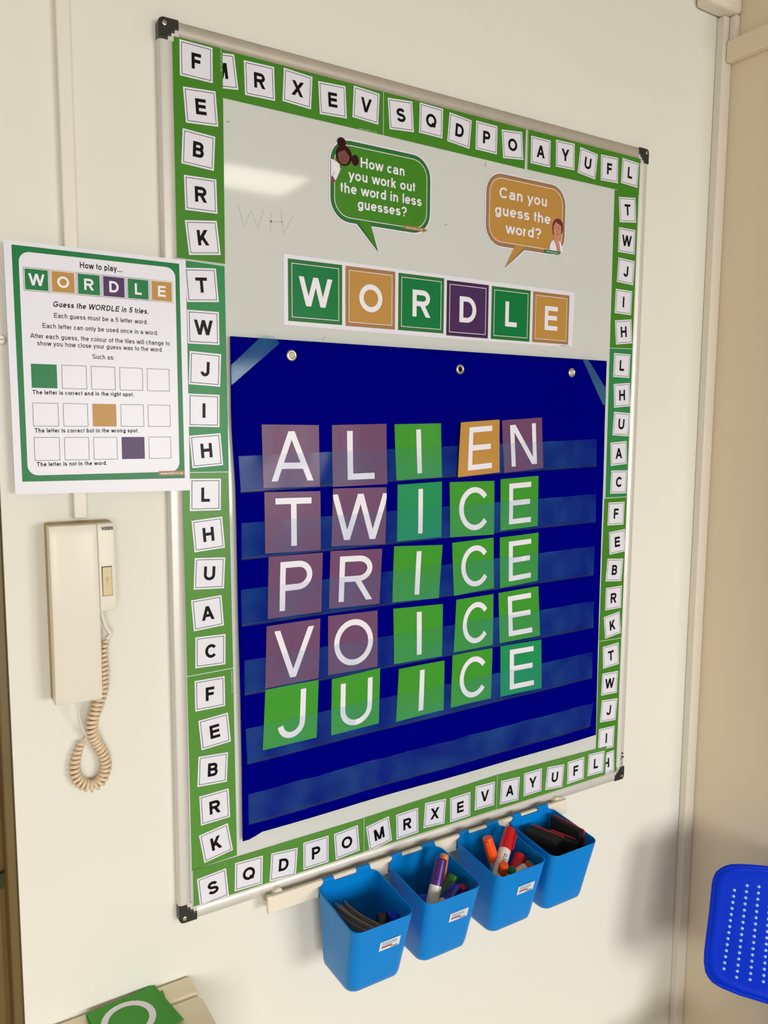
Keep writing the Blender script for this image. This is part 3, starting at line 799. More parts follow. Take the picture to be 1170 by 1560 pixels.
nx, nz = 24, 30
verts, faces = [], []
for side in (0, 1):
    for j in range(nz + 1):
        for i in range(nx + 1):
            u, v_ = i / nx, j / nz
            x = PX0 + (PX1 - PX0) * u - .0006 * (1 - v_) * u + .0008 * (1 - v_) * (1 - u); z = PZ0 + (PZ1 - PZ0) * v_ + .0025 * (1 - v_) * (1 - u) - .001 * (1 - v_) * u
            verts.append((x, -d - (0 if side == 0 else -.0004), z))
K = (nx + 1) * (nz + 1)
for j in range(nz):
    for i in range(nx):
        a = j * (nx + 1) + i
        faces.append((a, a + 1, a + nx + 2, a + nx + 1)); faces.append((K + a, K + a + nx + 1, K + a + nx + 2, K + a + 1))
edge = [i for i in range(nx + 1)] + [j * (nx + 1) + nx for j in range(1, nz + 1)] + [nz * (nx + 1) + i for i in range(nx - 1, -1, -1)] + [j * (nx + 1) for j in range(nz - 1, 0, -1)]
for k in range(len(edge)):
    a, b_ = edge[k], edge[(k + 1) % len(edge)]
    faces.append((a, a + K, b_ + K, b_))
po = mk('instruction_poster', verts, faces, M['paper'])
tag(po, 'white poster with green border headed How to play, left of the whiteboard', 'poster')
outer = [(-.1778, 1.5778), (.0202, 1.5760), (.0187, 1.8520), (-.1785, 1.8527)]
inner = rrect(-.1714, 1.5850, .0132, 1.8461, .012, 6)
o = prints('border', [outer], d + .0002, M['pgreen'], po)
prints('page', [inner], d + .00035, M['paper'], o)
prints('heading', text('How to play...', -.0785, 1.8339, .0074, .18, width=.0502), d + .0005, M['black'], po)
xs = [-.1530, -.1234, -.0938, -.0642, -.0345, -.0048]
for k, (ch, x) in enumerate(zip('WORDLE', xs)):
    c = ['pgreen', 'tan', 'pgreen', 'purple', 'pgreen', 'tan'][k]
    z = 1.8152
    o = prints('letter_square', [rect(x - .0142, z - .0134, x + .0142, z + .0134)], d + .0005, M['line' if c != 'tan' else 'tandk'], po, label='%s square with a white letter %s' % ({'pgreen': 'green', 'tan': 'tan', 'purple': 'purple'}[c], ch))
    prints('outline', [rect(x - .0137, z - .0129, x + .0137, z + .0129)], d + .0006, M['white'], o)
    prints('fill', [rect(x - .0128, z - .0120, x + .0128, z + .0120)], d + .0007, M[c], o)
    prints('letter', text(ch, x, z, .0135, .19, vc=True), d + .00085, M['white'], o)
for s, xa, xb, z, cap, w, it in (('Guess the WORDLE in 5 tries.', -.1361, -.0226, 1.7855, .0068, .19, .2), ('Each guess must be a 5 letter word.', -.1352, -.0236, 1.7728, .0057, .155, 0),
                                 ('Each letter can only be used once in a word.', -.1484, -.0108, 1.7600, .0057, .155, 0), ('After each guess, the colour of the tiles will change to', -.1624, .0041, 1.7475, .0057, .155, 0),
                                 ('show you how close your guess was to the word.', -.1551, -.0051, 1.7392, .0057, .155, 0), ('Such as:', -.0925, -.0662, 1.7264, .0057, .155, 0),
                                 ('The letter is correct and in the right spot.', -.1627, -.0435, 1.6816, .0052, .19, 0), ('The letter is correct but in the wrong spot.', -.1619, -.0389, 1.6362, .0052, .19, 0),
                                 ('The letter is not in the word.', -.1612, -.0791, 1.5957, .0052, .19, 0)):
    prints('text_line', text(s, (xa + xb) / 2, z, cap, w, width=xb - xa, italic=it), d + .0005, M['black'], po)
for r_, (z0, z1, fillk, c) in enumerate(((1.6892, 1.7175, 0, 'pgreen'), (1.6437, 1.6716, 2, 'tan'), (1.6026, 1.6306, 3, 'purple'))):
    for k in range(5):
        x = -.1487 + k * .0342
        if k == fillk: prints('answer_box', [rect(x - .0144, z0, x + .0144, z1)], d + .0005, M[c], po, label={'pgreen': 'filled green box', 'tan': 'filled tan box', 'purple': 'filled purple box'}[c])
        else: prints('answer_box', ring(rect(x - .0144, z0, x + .0144, z1), rect(x - .0139, z0 + .0005, x + .0139, z1 - .0005)), d + .0005, M['line'], po, label='empty outlined box')
o = prints('web_label', [rect(-.0144, 1.5804, .0199, 1.5862)], d + .0005, M['tandk'], po)
prints('small_print', text('www.tpet.co.uk', .0027, 1.5833, .0030, .14, vc=True, width=.030), d + .0006, M['white'], o)

# ================================================================== BLUE POCKET CHART
def lerp_tab(tab, z):
    for (z1, x1), (z0, x0) in zip(tab, tab[1:]):
        if z <= z1 and z >= z0:
            t = (z1 - z) / (z1 - z0)
            return x1 + (x0 - x1) * t
    return tab[0][1] if z > tab[0][0] else tab[-1][1]


LEFT = [(1.7650, .0870), (1.6529, .0871), (1.5628, .0915), (1.3206, .0932), (1.16, .0950), (1.0485, .0945)]
RIGHT = [(1.7652, .8075), (1.6581, .8080), (1.5493, .8098), (1.4263, .8102), (1.2114, .8130), (1.058, .8150)]


def chart_bottom(x):
    if x < .0945: return 1.0475
    if x < .109: return 1.0475 + (x - .0945) / .0145 * (1.0478 - 1.0475)
    if x < .122: return 1.0478 + (x - .109) / .013 * .0062
    return 1.0540 + (x - .122) * .0058


def chart_top(x): return 1.7650


def chart_d(x, z):
    """distance of the chart face from the wall: hangs nearly flat with slow waves"""
    h = (1.765 - z) / .7
    return .0158 + h * (.0012 * math.sin(x * 11 + 1.0) + .0009 * math.sin(x * 23 + z * 9)) + .0008 * math.sin(z * 26) * (.4 + .6 * math.sin(x * 5))


CH = empty('pocket_chart', (.45, -.012, 1.765)); tag(CH, 'blue nylon pocket chart with six clear plastic pockets hung on the whiteboard', 'pocket chart')
nx, nz = 72, 60
verts, faces = [], []
for j in range(nz + 1):
    v_ = j / nz
    zr = 1.765 - v_ * .712
    xl, xr = lerp_tab(LEFT, zr), lerp_tab(RIGHT, zr)
    for i in range(nx + 1):
        u = (i / nx)
        x = xl + (xr - xl) * u
        zb = chart_bottom(x)
        z = chart_top(x) + (zb - chart_top(x)) * v_
        verts.append((x, -chart_d(x, z), z))
for j in range(nz):
    for i in range(nx):
        a = j * (nx + 1) + i
        faces.append((a, a + nx + 1, a + nx + 2, a + 1))
o = mk('cloth', verts, faces, M['blue'], CH, smooth=True)
md = o.modifiers.new('thick', 'SOLIDIFY'); md.thickness = .0008; md.offset = -1
for k, (cx, cz) in enumerate(((.1774, 1.7438), (.474, 1.7365), (.7206, 1.7406))):
    dd = chart_d(cx, cz)
    vs, fs = [], []
    prof = [(.0038, 0.0), (.0043, .0013), (.0057, .0019), (.0074, .0013), (.0080, .0002)]
    for a in range(20):
        t = 2 * math.pi * a / 20
        for r_, h in prof:
            vs.append((cx + r_ * math.cos(t), -dd - h, cz + r_ * math.sin(t)))
    n = len(prof)
    for a in range(20):
        for p in range(n - 1):
            i0, i1 = a * n + p, ((a + 1) % 20) * n + p
            fs.append((i0, i0 + 1, i1 + 1, i1))
    o = mk('eyelet', vs, fs, M['brass'], CH, smooth=True)
    prints('eyelet_hole', [ell(cx, cz, .0042, .0042)], dd + .0004, M['black'] if k == 1 else M['hole'], o)
POCK = [[(.0955, 1.6038), (.785, 1.6236), (.7874, 1.5746), (.098, 1.5546)], [(.0981, 1.5114), (.7883, 1.5233), (.7908, 1.4718), (.0976, 1.4609)],
        [(.096, 1.418), (.7896, 1.4266), (.7905, 1.3724), (.0968, 1.3663)], [(.0993, 1.3164), (.7929, 1.3231), (.7954, 1.2721), (.0991, 1.2662)],
        [(.0997, 1.2166), (.7942, 1.2257), (.7966, 1.1751), (.1023, 1.1634)], [(.1024, 1.1185), (.7983, 1.1262), (.7942, 1.08), (.1031, 1.0722)]]
for k, q in enumerate(POCK):
    nx, nz = 90, 6
    vs, fs = [], []
    for j in range(nz + 1):
        v_ = j / nz
        for i in range(nx + 1):
            u = i / nx
            xt = q[0][0] + (q[1][0] - q[0][0]) * u; zt = q[0][1] + (q[1][1] - q[0][1]) * u
            xb = q[3][0] + (q[2][0] - q[3][0]) * u; zb = q[3][1] + (q[2][1] - q[3][1]) * u
            x, z = xt + (xb - xt) * v_, zt + (zb - zt) * v_
            amp = (1 - .75 * v_) * (1.0 if k < 5 else 1.8)
            w = .0007 * math.sin(x * 55 + k * 2.1 + z * 20) + .0005 * math.sin(x * 97 + k * 1.3 - z * 45)
            vs.append((x, -chart_d(x, z) - .0026 - amp * (.0008 + w * .8), z))
    for j in range(nz):
        for i in range(nx):
            a = j * (nx + 1) + i
            fs.append((a, a + nx + 1, a + nx + 2, a + 1))
    mk('clear_pocket', vs, fs, M['film'], CH, smooth=True)
    b = MB()
    # stitched seam under the pocket
    n = 40
    vs, fs = [], []
    for i in range(n + 1):
        u = i / n
        x = q[3][0] + (q[2][0] - q[3][0]) * u; z = q[3][1] + (q[2][1] - q[3][1]) * u
        dd = chart_d(x, z)
        vs += [(x, -dd - .0002, z + .0030), (x, -dd - .0016, z + .0018), (x, -dd - .0016, z - .0018), (x, -dd - .0002, z - .0028)]
    for i in range(n):
        for p in range(3):
            fs.append((i * 4 + p, i * 4 + p + 1, i * 4 + p + 5, i * 4 + p + 4))
    mk('seam', vs, fs, M['bluehem'], CH, smooth=False)
for nm, q in (('left', [(.0866, 1.7330), (.0866, 1.7060), (.0900, 1.7010), (.150, 1.7535), (.1520, 1.7660), (.1310, 1.7680)]), ('right', [(.7420, 1.7660), (.7560, 1.7655), (.8060, 1.7130), (.8060, 1.6850), (.7980, 1.6860)])):
    if nm == 'left': q = [(.0868, 1.7265), (.0868, 1.7000), (.1580, 1.7590), (.1490, 1.7690), (.1330, 1.7690)]
    o = MB().prism(q, -.0190, -.0188).build('clear_tape', M['tape'])
    tag(o, 'strip of clear sticky tape across the top %s corner of the blue chart' % nm, 'sticky tape', 'clear tapes holding the blue chart')

# letter cards in the pockets
CARDS = [
    ('A', [(0.1306, 1.6471), (0.2194, 1.6466), (0.2207, 1.5578), (0.1321, 1.5587)]),
    ('L', [(0.2414, 1.6467), (0.3353, 1.6491), (0.3369, 1.5572), (0.2421, 1.5563)]),
    ('I', [(0.3496, 1.6484), (0.4368, 1.6502), (0.4399, 1.5646), (0.3533, 1.5622)]),
    ('E', [(0.4736, 1.6519), (0.5533, 1.6571), (0.5553, 1.5697), (0.4689, 1.5638)]),
    ('N', [(0.5624, 1.6558), (0.6515, 1.6616), (0.6578, 1.5743), (0.5693, 1.5679)]),
    ('T', [(0.1333, 1.5527), (0.2212, 1.5509), (0.2218, 1.4639), (0.1336, 1.4656)]),
    ('W', [(0.2421, 1.5538), (0.3351, 1.5524), (0.3336, 1.4643), (0.2394, 1.4681)]),
    ('I', [(0.3558, 1.5553), (0.44, 1.5575), (0.4409, 1.4681), (0.3553, 1.4668)]),
    ('C', [(0.4558, 1.5561), (0.5477, 1.5553), (0.5494, 1.4648), (0.4585, 1.4663)]),
    ('E', [(0.5615, 1.5574), (0.6466, 1.5608), (0.6477, 1.473), (0.5629, 1.4702)]),
    ('P', [(0.139, 1.4606), (0.2254, 1.4596), (0.2232, 1.3708), (0.1367, 1.3707)]),
    ('R', [(0.2384, 1.4609), (0.3284, 1.4576), (0.3245, 1.3712), (0.2364, 1.3737)]),
    ('I', [(0.3504, 1.4595), (0.4438, 1.4547), (0.4381, 1.3679), (0.3483, 1.3708)]),
    ('C', [(0.463, 1.4565), (0.5486, 1.4593), (0.5526, 1.3724), (0.4688, 1.368)]),
    ('E', [(0.5626, 1.4584), (0.65, 1.4611), (0.6512, 1.3755), (0.566, 1.371)]),
    ('V', [(0.1345, 1.3607), (0.2212, 1.3609), (0.2172, 1.2707), (0.1304, 1.2702)]),
    ('O', [(0.2348, 1.3626), (0.3209, 1.3611), (0.3208, 1.2718), (0.2339, 1.272)]),
    ('I', [(0.3502, 1.3603), (0.4462, 1.3568), (0.4447, 1.2705), (0.3516, 1.2709)]),
    ('C', [(0.474, 1.3607), (0.5517, 1.3621), (0.5521, 1.2734), (0.4688, 1.2726)]),
    ('E', [(0.5625, 1.3628), (0.6524, 1.3656), (0.6594, 1.2756), (0.567, 1.2744)]),
    ('J', [(0.1307, 1.2683), (0.2172, 1.2682), (0.2141, 1.1792), (0.1262, 1.1786)]),
    ('U', [(0.2404, 1.2648), (0.3256, 1.2687), (0.3251, 1.1786), (0.2395, 1.1765)]),
    ('I', [(0.3602, 1.2618), (0.4494, 1.2622), (0.4497, 1.178), (0.3567, 1.1748)]),
    ('C', [(0.4661, 1.2682), (0.551, 1.2682), (0.5508, 1.1795), (0.4643, 1.1785)]),
    ('E', [(0.5689, 1.2686), (0.6623, 1.2678), (0.667, 1.1777), (0.5722, 1.178)])]
COLS = ['cpurple', 'cpurple', 'cgreen', 'ctan', 'cpurple', 'cpurple', 'cpurple', 'cgreen2', 'cgreen', 'cgreen', 'cpurple', 'cpurple', 'cgreen', 'cgreen', 'cgreen',
        'cpurple', 'cpurple', 'cgreen', 'cgreen', 'cgreen', 'cgreen', 'cgreen', 'cgreen', 'cgreen', 'cgreen2']
ROWN = ['top row', 'second row', 'third row', 'fourth row', 'fifth row']
ORDN = ['first', 'second', 'third', 'fourth', 'fifth']
WORDS = ['ALIEN', 'TWICE', 'PRICE', 'VOICE', 'JUICE']
for k, (ch, q) in enumerate(CARDS):
    row, c = divmod(k, 5)
    front = (row == 0 and c == 3)             # this one hangs in front of the pocket
    rnd = random.Random(k)
    nn_ = 6
    cx = sum(p[0] for p in q) / 4; cz = sum(p[1] for p in q) / 4
    base = .0012 if not front else .0056
    bow = rnd.uniform(-.0007, .0007)

    def cpt(u, v_, off):
        xt = q[0][0] + (q[1][0] - q[0][0]) * u; zt = q[0][1] + (q[1][1] - q[0][1]) * u
        xb = q[3][0] + (q[2][0] - q[3][0]) * u; zb = q[3][1] + (q[2][1] - q[3][1]) * u
        x, z = xt + (xb - xt) * v_, zt + (zb - zt) * v_
        return (x, -chart_d(x, z) - base - abs(bow) * .6 - bow * .6 * math.cos(u * math.pi * 2) - off, z)
    vs, fs = [], []
    for off in (.0006, .0002):
        for j in range(nn_ + 1):
            for i in range(nn_ + 1):
                vs.append(cpt(i / nn_, j / nn_, off))
    K = (nn_ + 1) ** 2
    for j in range(nn_):
        for i in range(nn_):
            a = j * (nn_ + 1) + i
            fs.append((a, a + nn_ + 1, a + nn_ + 2, a + 1)); fs.append((K + a, K + a + 1, K + a + nn_ + 2, K + a + nn_ + 1))
    edge = [i for i in range(nn_ + 1)] + [j * (nn_ + 1) + nn_ for j in range(1, nn_ + 1)] + [nn_ * (nn_ + 1) + i for i in range(nn_ - 1, -1, -1)] + [j * (nn_ + 1) for j in range(nn_ - 1, 0, -1)]
    for e_ in range(len(edge)):
        a, b_ = edge[e_], edge[(e_ + 1) % len(edge)]
        fs.append((a, b_, b_ + K, a + K))
    o = mk('letter_card', vs, fs, M[COLS[k]])
    cname = {'cpurple': 'mauve', 'cgreen': 'green', 'cgreen2': 'bluish green', 'ctan': 'tan'}[COLS[k]]
    tag(o, '%s card with white letter %s, %s in the %s spelling %s' % (cname, ch, ORDN[c], ROWN[row], WORDS[row]), 'letter card', 'letter cards in the blue pocket chart')
    # print the letter on the card: unit coordinates -> card surface
    S = .0885
    cap = .0705
    polys = text(ch, 0, 0, cap, .125, vc=True, width=None)
    dz = {'U': -.002}.get(ch, 0)
    vs, fs = [], []
    for p in polys:
        n0 = len(vs)
        a_, b2, c_, d_ = p
        ku = max(1, round(math.dist(a_, b2) / .008)); kv = max(1, round(math.dist(b2, c_) / .008))
        for j in range(kv + 1):
            for i in range(ku + 1):
                u, v_ = i / ku, j / kv
                x = (a_[0] * (1 - u) + b2[0] * u) * (1 - v_) + (d_[0] * (1 - u) + c_[0] * u) * v_
                z = (a_[1] * (1 - u) + b2[1] * u) * (1 - v_) + (d_[1] * (1 - u) + c_[1] * u) * v_
                vs.append(cpt(min(1, max(0, .51 + x / S)), min(1, max(0, .5 - (z + dz) / S)), .0009 + p.layer * .00004))
        for j in range(kv):
            for i in range(ku):
                e0_ = n0 + j * (ku + 1) + i
                fs.append((e0_, e0_ + 1, e0_ + ku + 2, e0_ + ku + 1))
    mk('letter', vs, fs, M['white'], o)

# ================================================================== ENTRY PHONE
ph = empty('entry_phone', (-.117, 0, 1.41)); tag(ph, 'cream wall entry phone with a coiled cord and a door button, below the poster', 'entry phone')
X0, X1, ZB, ZT = -.1545, -.0775, 1.3035, 1.5245
b = MB().prism([(X0 + .001, ZB - .002), (-.1005, ZB - .002), (-.1005, 1.4165), (X1 + .0005, 1.4165), (X1 + .0005, ZT + .001), (X0 + .001, ZT + .001)], -.024, -.0005)
o = b.build('base_plate', M['phoneside'], ph); bevel(o, .002, 3)
# handset shell: curved front, cut out on the lower right
zc = 1.4150
XM = -.0990


def ph_d(z):
    t = (z - ZB) / (ZT - ZB)
    return .0425 + .0035 * math.sin(math.pi * t) - .001 * t


def shell(name, xa, xb, za, zb_, back, m, extra=0.0, parent=ph, n=14, cxx=.0):
    vs, fs = [], []
    mseg = 6
    for j in range(n + 1):
        z = za + (zb_ - za) * j / n
        for i in range(mseg + 1):
            x = xa + (xb - xa) * i / mseg
            u = (x - X0) / (X1 - X0) * 2 - 1
            vs.append((x, -(ph_d(z) + extra) + .0022 * u * u, z))
        vs.append((xb, -back, z)); vs.append((xa, -back, z))
    r = mseg + 3
    for j in range(n):
        for i in range(mseg):
            a = j * r + i
            fs.append((a, a + 1, a + 1 + r, a + r))
        a = j * r
        fs.append((a + mseg, a + mseg + 1, a + mseg + 1 + r, a + mseg + r))
        fs.append((a + mseg + 1, a + mseg + 2, a + mseg + 2 + r, a + mseg + 1 + r))
        fs.append((a + mseg + 2, a, a + r, a + mseg + 2 + r))
    fs.append(tuple(reversed(range(r)))); fs.append(tuple(n * r + i for i in range(r)))
    o = mk(name, vs, fs, m, parent)
    for p in o.data.polygons:
        p.use_smooth = abs(p.normal.y) > .9 and len(p.vertices) == 4
    bevel(o, .0012, 2, 50)
    return o


hs = shell('handset', X0, XM, ZB, ZT, .0245, M['phone'])
bp = shell('speaker_panel', XM + .0003, X1, zc, ZT, .0245, M['phone'], extra=-.0004)
zb1, zb2 = 1.4345, 1.4715
o = MB().box((-.0955, -.0445, zb1), (-.0835, -.043, zb2)).build('button_recess', M['line'], bp)
o = MB().box((-.0950, -.0458, zb1 + .0006), (-.0840, -.0440, zb2 - .0006)).build('door_button', M['phone2'], bp); bevel(o, .0006)
prints('key_symbol', ring(ell(-.0895, 1.4560, .0017, .0019), ell(-.0895, 1.4560, .0012, .0014)) + [rect(-.0897, 1.4475, -.0893, 1.4542)], .0463, M['phoneside'], bp)
prints('printed_name', text('VIDEX', -.0870, 1.5188, .0042, .24, vc=True, width=.0140), .0430, M['black'], bp)


def coil(path, r, wire, turns_per_m, n=6):
    """wire wound in a helix about a path"""
    P = [Vector(p) for p in path]
    # smooth with Catmull-Rom
    S_pts = []
    for i in range(len(P) - 1):
        p0, p1, p2, p3 = P[max(i - 1, 0)], P[i], P[i + 1], P[min(i + 2, len(P) - 1)]
        for k in range(12):
            t = k / 12
            S_pts.append(.5 * ((2 * p1) + (p2 - p0) * t + (2 * p0 - 5 * p1 + 4 * p2 - p3) * t * t + (3 * p1 - p0 - 3 * p2 + p3) * t ** 3))
    S_pts.append(P[-1])
    L = [0]
    for a, b_ in zip(S_pts, S_pts[1:]): L.append(L[-1] + (b_ - a).length)
    total = L[-1]
    N = int(total * turns_per_m * 11)
    out = []
    j = 0
    for i in range(N + 1):
        s = total * i / N
        while j < len(L) - 2 and L[j + 1] < s: j += 1
        t = (s - L[j]) / max(1e-9, L[j + 1] - L[j])
        c = S_pts[j].lerp(S_pts[j + 1], t)
        tg = (S_pts[min(j + 2, len(S_pts) - 1)] - S_pts[max(j - 1, 0)]).normalized()
        n1 = Vector((0, 1, 0)); n1 = (n1 - tg * n1.dot(tg)).normalized(); n2 = tg.cross(n1)
        a = 2 * math.pi * s * turns_per_m
        rr_ = r * min(1, 4 * i / N + .4, 4 * (N - i) / N + .4)
        out.append(c + (n1 * math.cos(a) + n2 * math.sin(a)) * rr_)
    return out


def curve_pts(path, k=8):
    P = [Vector(p) for p in path]
    out = []
    for i in range(len(P) - 1):
        p0, p1, p2, p3 = P[max(i - 1, 0)], P[i], P[i + 1], P[min(i + 2, len(P) - 1)]
        for q in range(k):
            t = q / k
            out.append(.5 * ((2 * p1) + (p2 - p0) * t + (2 * p0 - 5 * p1 + 4 * p2 - p3) * t * t + (3 * p1 - p0 - 3 * p2 + p3) * t ** 3))
    out.append(P[-1])
    return out


cp = [(-.0870, -.020, 1.3735), (-.0915, -.021, 1.3590), (-.0928, -.021, 1.3343), (-.0945, -.021, 1.3087), (-.1013, -.021, 1.2883), (-.1085, -.020, 1.2681), (-.1085, -.018, 1.2530), (-.1010, -.013, 1.2340), (-.0935, -.012, 1.2164),
      (-.0920, -.012, 1.1990), (-.0992, -.012, 1.1835), (-.1120, -.012, 1.1795), (-.1248, -.012, 1.1890), (-.1300, -.012, 1.2046), (-.1270, -.012, 1.2239), (-.1205, -.012, 1.2400)]
MB().tube(coil(cp, .0058, .0024, 172), .00245, 7).build('coiled_cord', M['cord'], ph, smooth=True)
MB().tube(curve_pts([(-.0945, -.026, 1.4200), (-.0925, -.024, 1.4060), (-.0880, -.022, 1.3900), (-.0825, -.021, 1.3800), (-.0870, -.020, 1.3735)]), .0028, 10).build('cord_sleeve', M['phone'], ph, smooth=True)
MB().tube(curve_pts([(-.1205, -.012, 1.2400), (-.1150, -.016, 1.2475), (-.1200, -.024, 1.2600), (-.1255, -.030, 1.2800), (-.1275, -.034, 1.3060)]), .0011, 8).build('thin_cord', M['phone'], ph, smooth=True)

# ================================================================== RAIL AND BLUE BINS
rl = empty('wall_rail', (.43, 0, .945)); tag(rl, 'cream plastic wall rail that carries the four blue bins under the whiteboard', 'rail')
o = MB().box((.1285, -.031, .9315), (.7280, -.024, .9575)).build('front_plate', M['rail'], rl); bevel(o, .002, 3)
o = MB().box((.1285, -.0238, .9385), (.7280, -.010, .9440)).build('web', M['rail'], rl)
for x in (.1285, .722): bevel(MB().box((x - .002, -.0315, .9305), (x + .006, -.0235, .9585)).build('end_cap', M['rail'], rl), .002, 2)
for x in (.1475, .7120):
    o = MB().tube([(x, -.0005, .9535), (x, -.012, .9535), (x, -.0215, .9535), (x, -.0235, .9535)], .0085, 20, rr=[.0085, .0080, .0078, .0060]).build('wall_mount', M['rail'], rl)


BX = [.2055, .3305, .4665, .5835]
BZ = [.9380, .9400, .9405, .9405]


def make_bin(x0, label, sticker=True):
    w, d0, dp, zt, h, tw, td, r = .1045, .0325, .1153, BZ[BX.index(x0)], .112, .0068, .0265, .0145
    root = empty('storage_bin', (x0 + w / 2, -d0, zt - h)); tag(root, label, 'storage bin', 'blue bins hanging on the rail')

    def loop(t, ins=0.0):
        """t 0 top .. 1 bottom, rounded rectangle in plan"""
        a0, a1 = x0 + tw * t + ins, x0 + w - tw * t - ins
        b0, b1 = -(d0 + dp) + td * t + ins, -d0 - ins
        rr_ = max(.003, r - ins + .002 * t)
        rb = max(.003, .012 - ins)
        out = []
        for cx, cy, rad, ang in ((a1 - rr_, b0 + rr_, rr_, -90), (a1 - rb, b1 - rb, rb, 0), (a0 + rb, b1 - rb, rb, 90), (a0 + rr_, b0 + rr_, rr_, 180)):
            for k in range(7):
                a = math.radians(ang + 15 * k)
                out.append((cx + rad * math.cos(a), cy + rad * math.sin(a)))
        return out
    def rise(y, t):          # the rim climbs towards the wall
        return .011 * max(0, (y + d0 + dp) / dp) * max(0, 1 - t * 1.5)
    vs, fs = [], []
    # rolled rim then outside, bottom, then inside
    rings = [(0, 0.0000, .0), (0, -.0006, -.0012), (0.02, -.0002, None)]
    levels = [(0.0, .0016, 0.0), (0.0, .0004, .0008), (0.0, -.0004, 0.0), (.02, -.0002, 0), (.5, 0, 0), (.9, 0, 0), (.965, .0012, 0), (.99, .0045, 0), (1.0, .010, 0)]
    for t, ins, dz in levels:
        vs += [(x, y, zt - h * t + dz + rise(y, t)) for x, y in loop(t, ins)]
    n = 28
    nl = len(levels)
    for j in range(nl - 1):
        for i in range(n):
            a, b_ = j * n + i, j * n + (i + 1) % n
            fs.append((a, a + n, b_ + n, b_))
    fs.append(tuple(reversed([(nl - 1) * n + i for i in range(n)])))
    base = len(vs)
    lv2 = [(0.0, .0016, 0), (.5, .0022, 0), (.96, .0022, 0), (.975, .010, 0)]
    for t, ins, dz in lv2:
        vs += [(x, y, zt - h * t + dz + rise(y, t)) for x, y in loop(t, ins)]
    for j in range(3):
        for i in range(n):
            a, b_ = base + j * n + i, base + j * n + (i + 1) % n
            fs.append((a, b_, b_ + n, a + n))
    fs.append(tuple(base + 3 * n + i for i in range(n)))
    mk('tub', vs, fs, M['bin'], root, smooth=True).data
    for xa, xb in ((x0 + .012, x0 + .030), (x0 + w - .034, x0 + w - .010)):
        hgt = .0205
        pts = [(-d0 - .0012, zt - .004), (-d0 - .0008, zt + hgt - .003), (-d0 + .0015, zt + hgt), (-d0 + .0060, zt + hgt), (-d0 + .0085, zt + hgt - .003), (-d0 + .0085, zt + hgt - .012),
               (-d0 + .0068, zt + hgt - .012), (-d0 + .0064, zt + hgt - .004), (-d0 + .0045, zt + hgt - .0022), (-d0 + .0022, zt + hgt - .0022), (-d0 + .0014, zt + hgt - .005), (-d0 + .0012, zt - .004)]
        n2 = len(pts)
        sl = .006
        v2 = []
        for x_i, x_t in ((xa - sl, xa), (xb + sl, xb)):
            for y, z in pts:
                f_ = min(1, max(0, (z - zt) / (hgt * .5)))
                v2.append((x_i + (x_t - x_i) * f_, y, z))
        f2 = [tuple(reversed((i, (i + 1) % n2, (i + 1) % n2 + n2, i + n2))) for i in range(n2)] + [tuple(range(n2)), tuple(reversed(range(n2, 2 * n2)))]
        mk('hook', v2, f2, M['bin'], root)
    xa, xb = x0 + .003, x0 + w - .010
    MB().prism([(xa, zt - .004), (xb + .004, zt - .004), (xb - .004, zt + .0142), (xa + .008, zt + .0142), (xa + .004, zt + .010)], -d0 - .0012, -d0 + .0012).build('back_rim', M['bin'], root)
    if sticker:
        # a label low on the sloping front face
        def fp(u, v_, off):   # u metres from left, v_ metres below rim
            t = v_ / h
            return (x0 + u, -(d0 + dp) + td * t - off, zt - v_)
        P0, P1, V0, V1 = .046, .082, .031, .0465
        o = MB().add([fp(P0, V1, .0009), fp(P1 - .001, V1, .0009), fp(P1, V0, .0009), fp(P0 + .001, V0, .0009)], [(0, 1, 2, 3)]).build('label_sticker', M['sticker'], root)
        b1, b2 = MB(), MB()
        rr = random.Random(int(x0 * 1000))
        for row in range(2):
            u = P0 + .005
            while u < P1 - .010:
                L_ = rr.uniform(.002, .006)
                v0 = V0 + .0028 + row * .0030
                b1.add([fp(u, v0 + .0013, .0012), fp(u + L_, v0 + .0013, .0012), fp(u + L_, v0, .0012), fp(u, v0, .0012)], [(0, 1, 2, 3)])
                u += L_ + .0008
        b2.add([fp(P0 + .004, V0 + .0115, .0012), fp(P0 + .022, V0 + .0115, .0012), fp(P0 + .022, V0 + .0088, .0012), fp(P0 + .004, V0 + .0088, .0012)], [(0, 1, 2, 3)])
        b1.add([fp(P0 + .020, V0 + .0145, .0012), fp(P0 + .032, V0 + .0145, .0012), fp(P0 + .032, V0 + .0125, .0012), fp(P0 + .020, V0 + .0125, .0012)], [(0, 1, 2, 3)])
        b1.build('sticker_print', M['grey'], o); b2.build('sticker_red_line', M['stickred'], o)
    return root


make_bin(BX[0], 'blue plastic bin holding grey card sheets and a black pen, leftmost on the rail')
make_bin(BX[1], 'blue plastic bin of pens with purple, green and navy caps, second on the rail')
make_bin(BX[2], 'blue plastic bin of pens with orange and red caps, third on the rail')
make_bin(BX[3], 'blue plastic bin of black erasers without a sticker, rightmost on the rail', sticker=False)


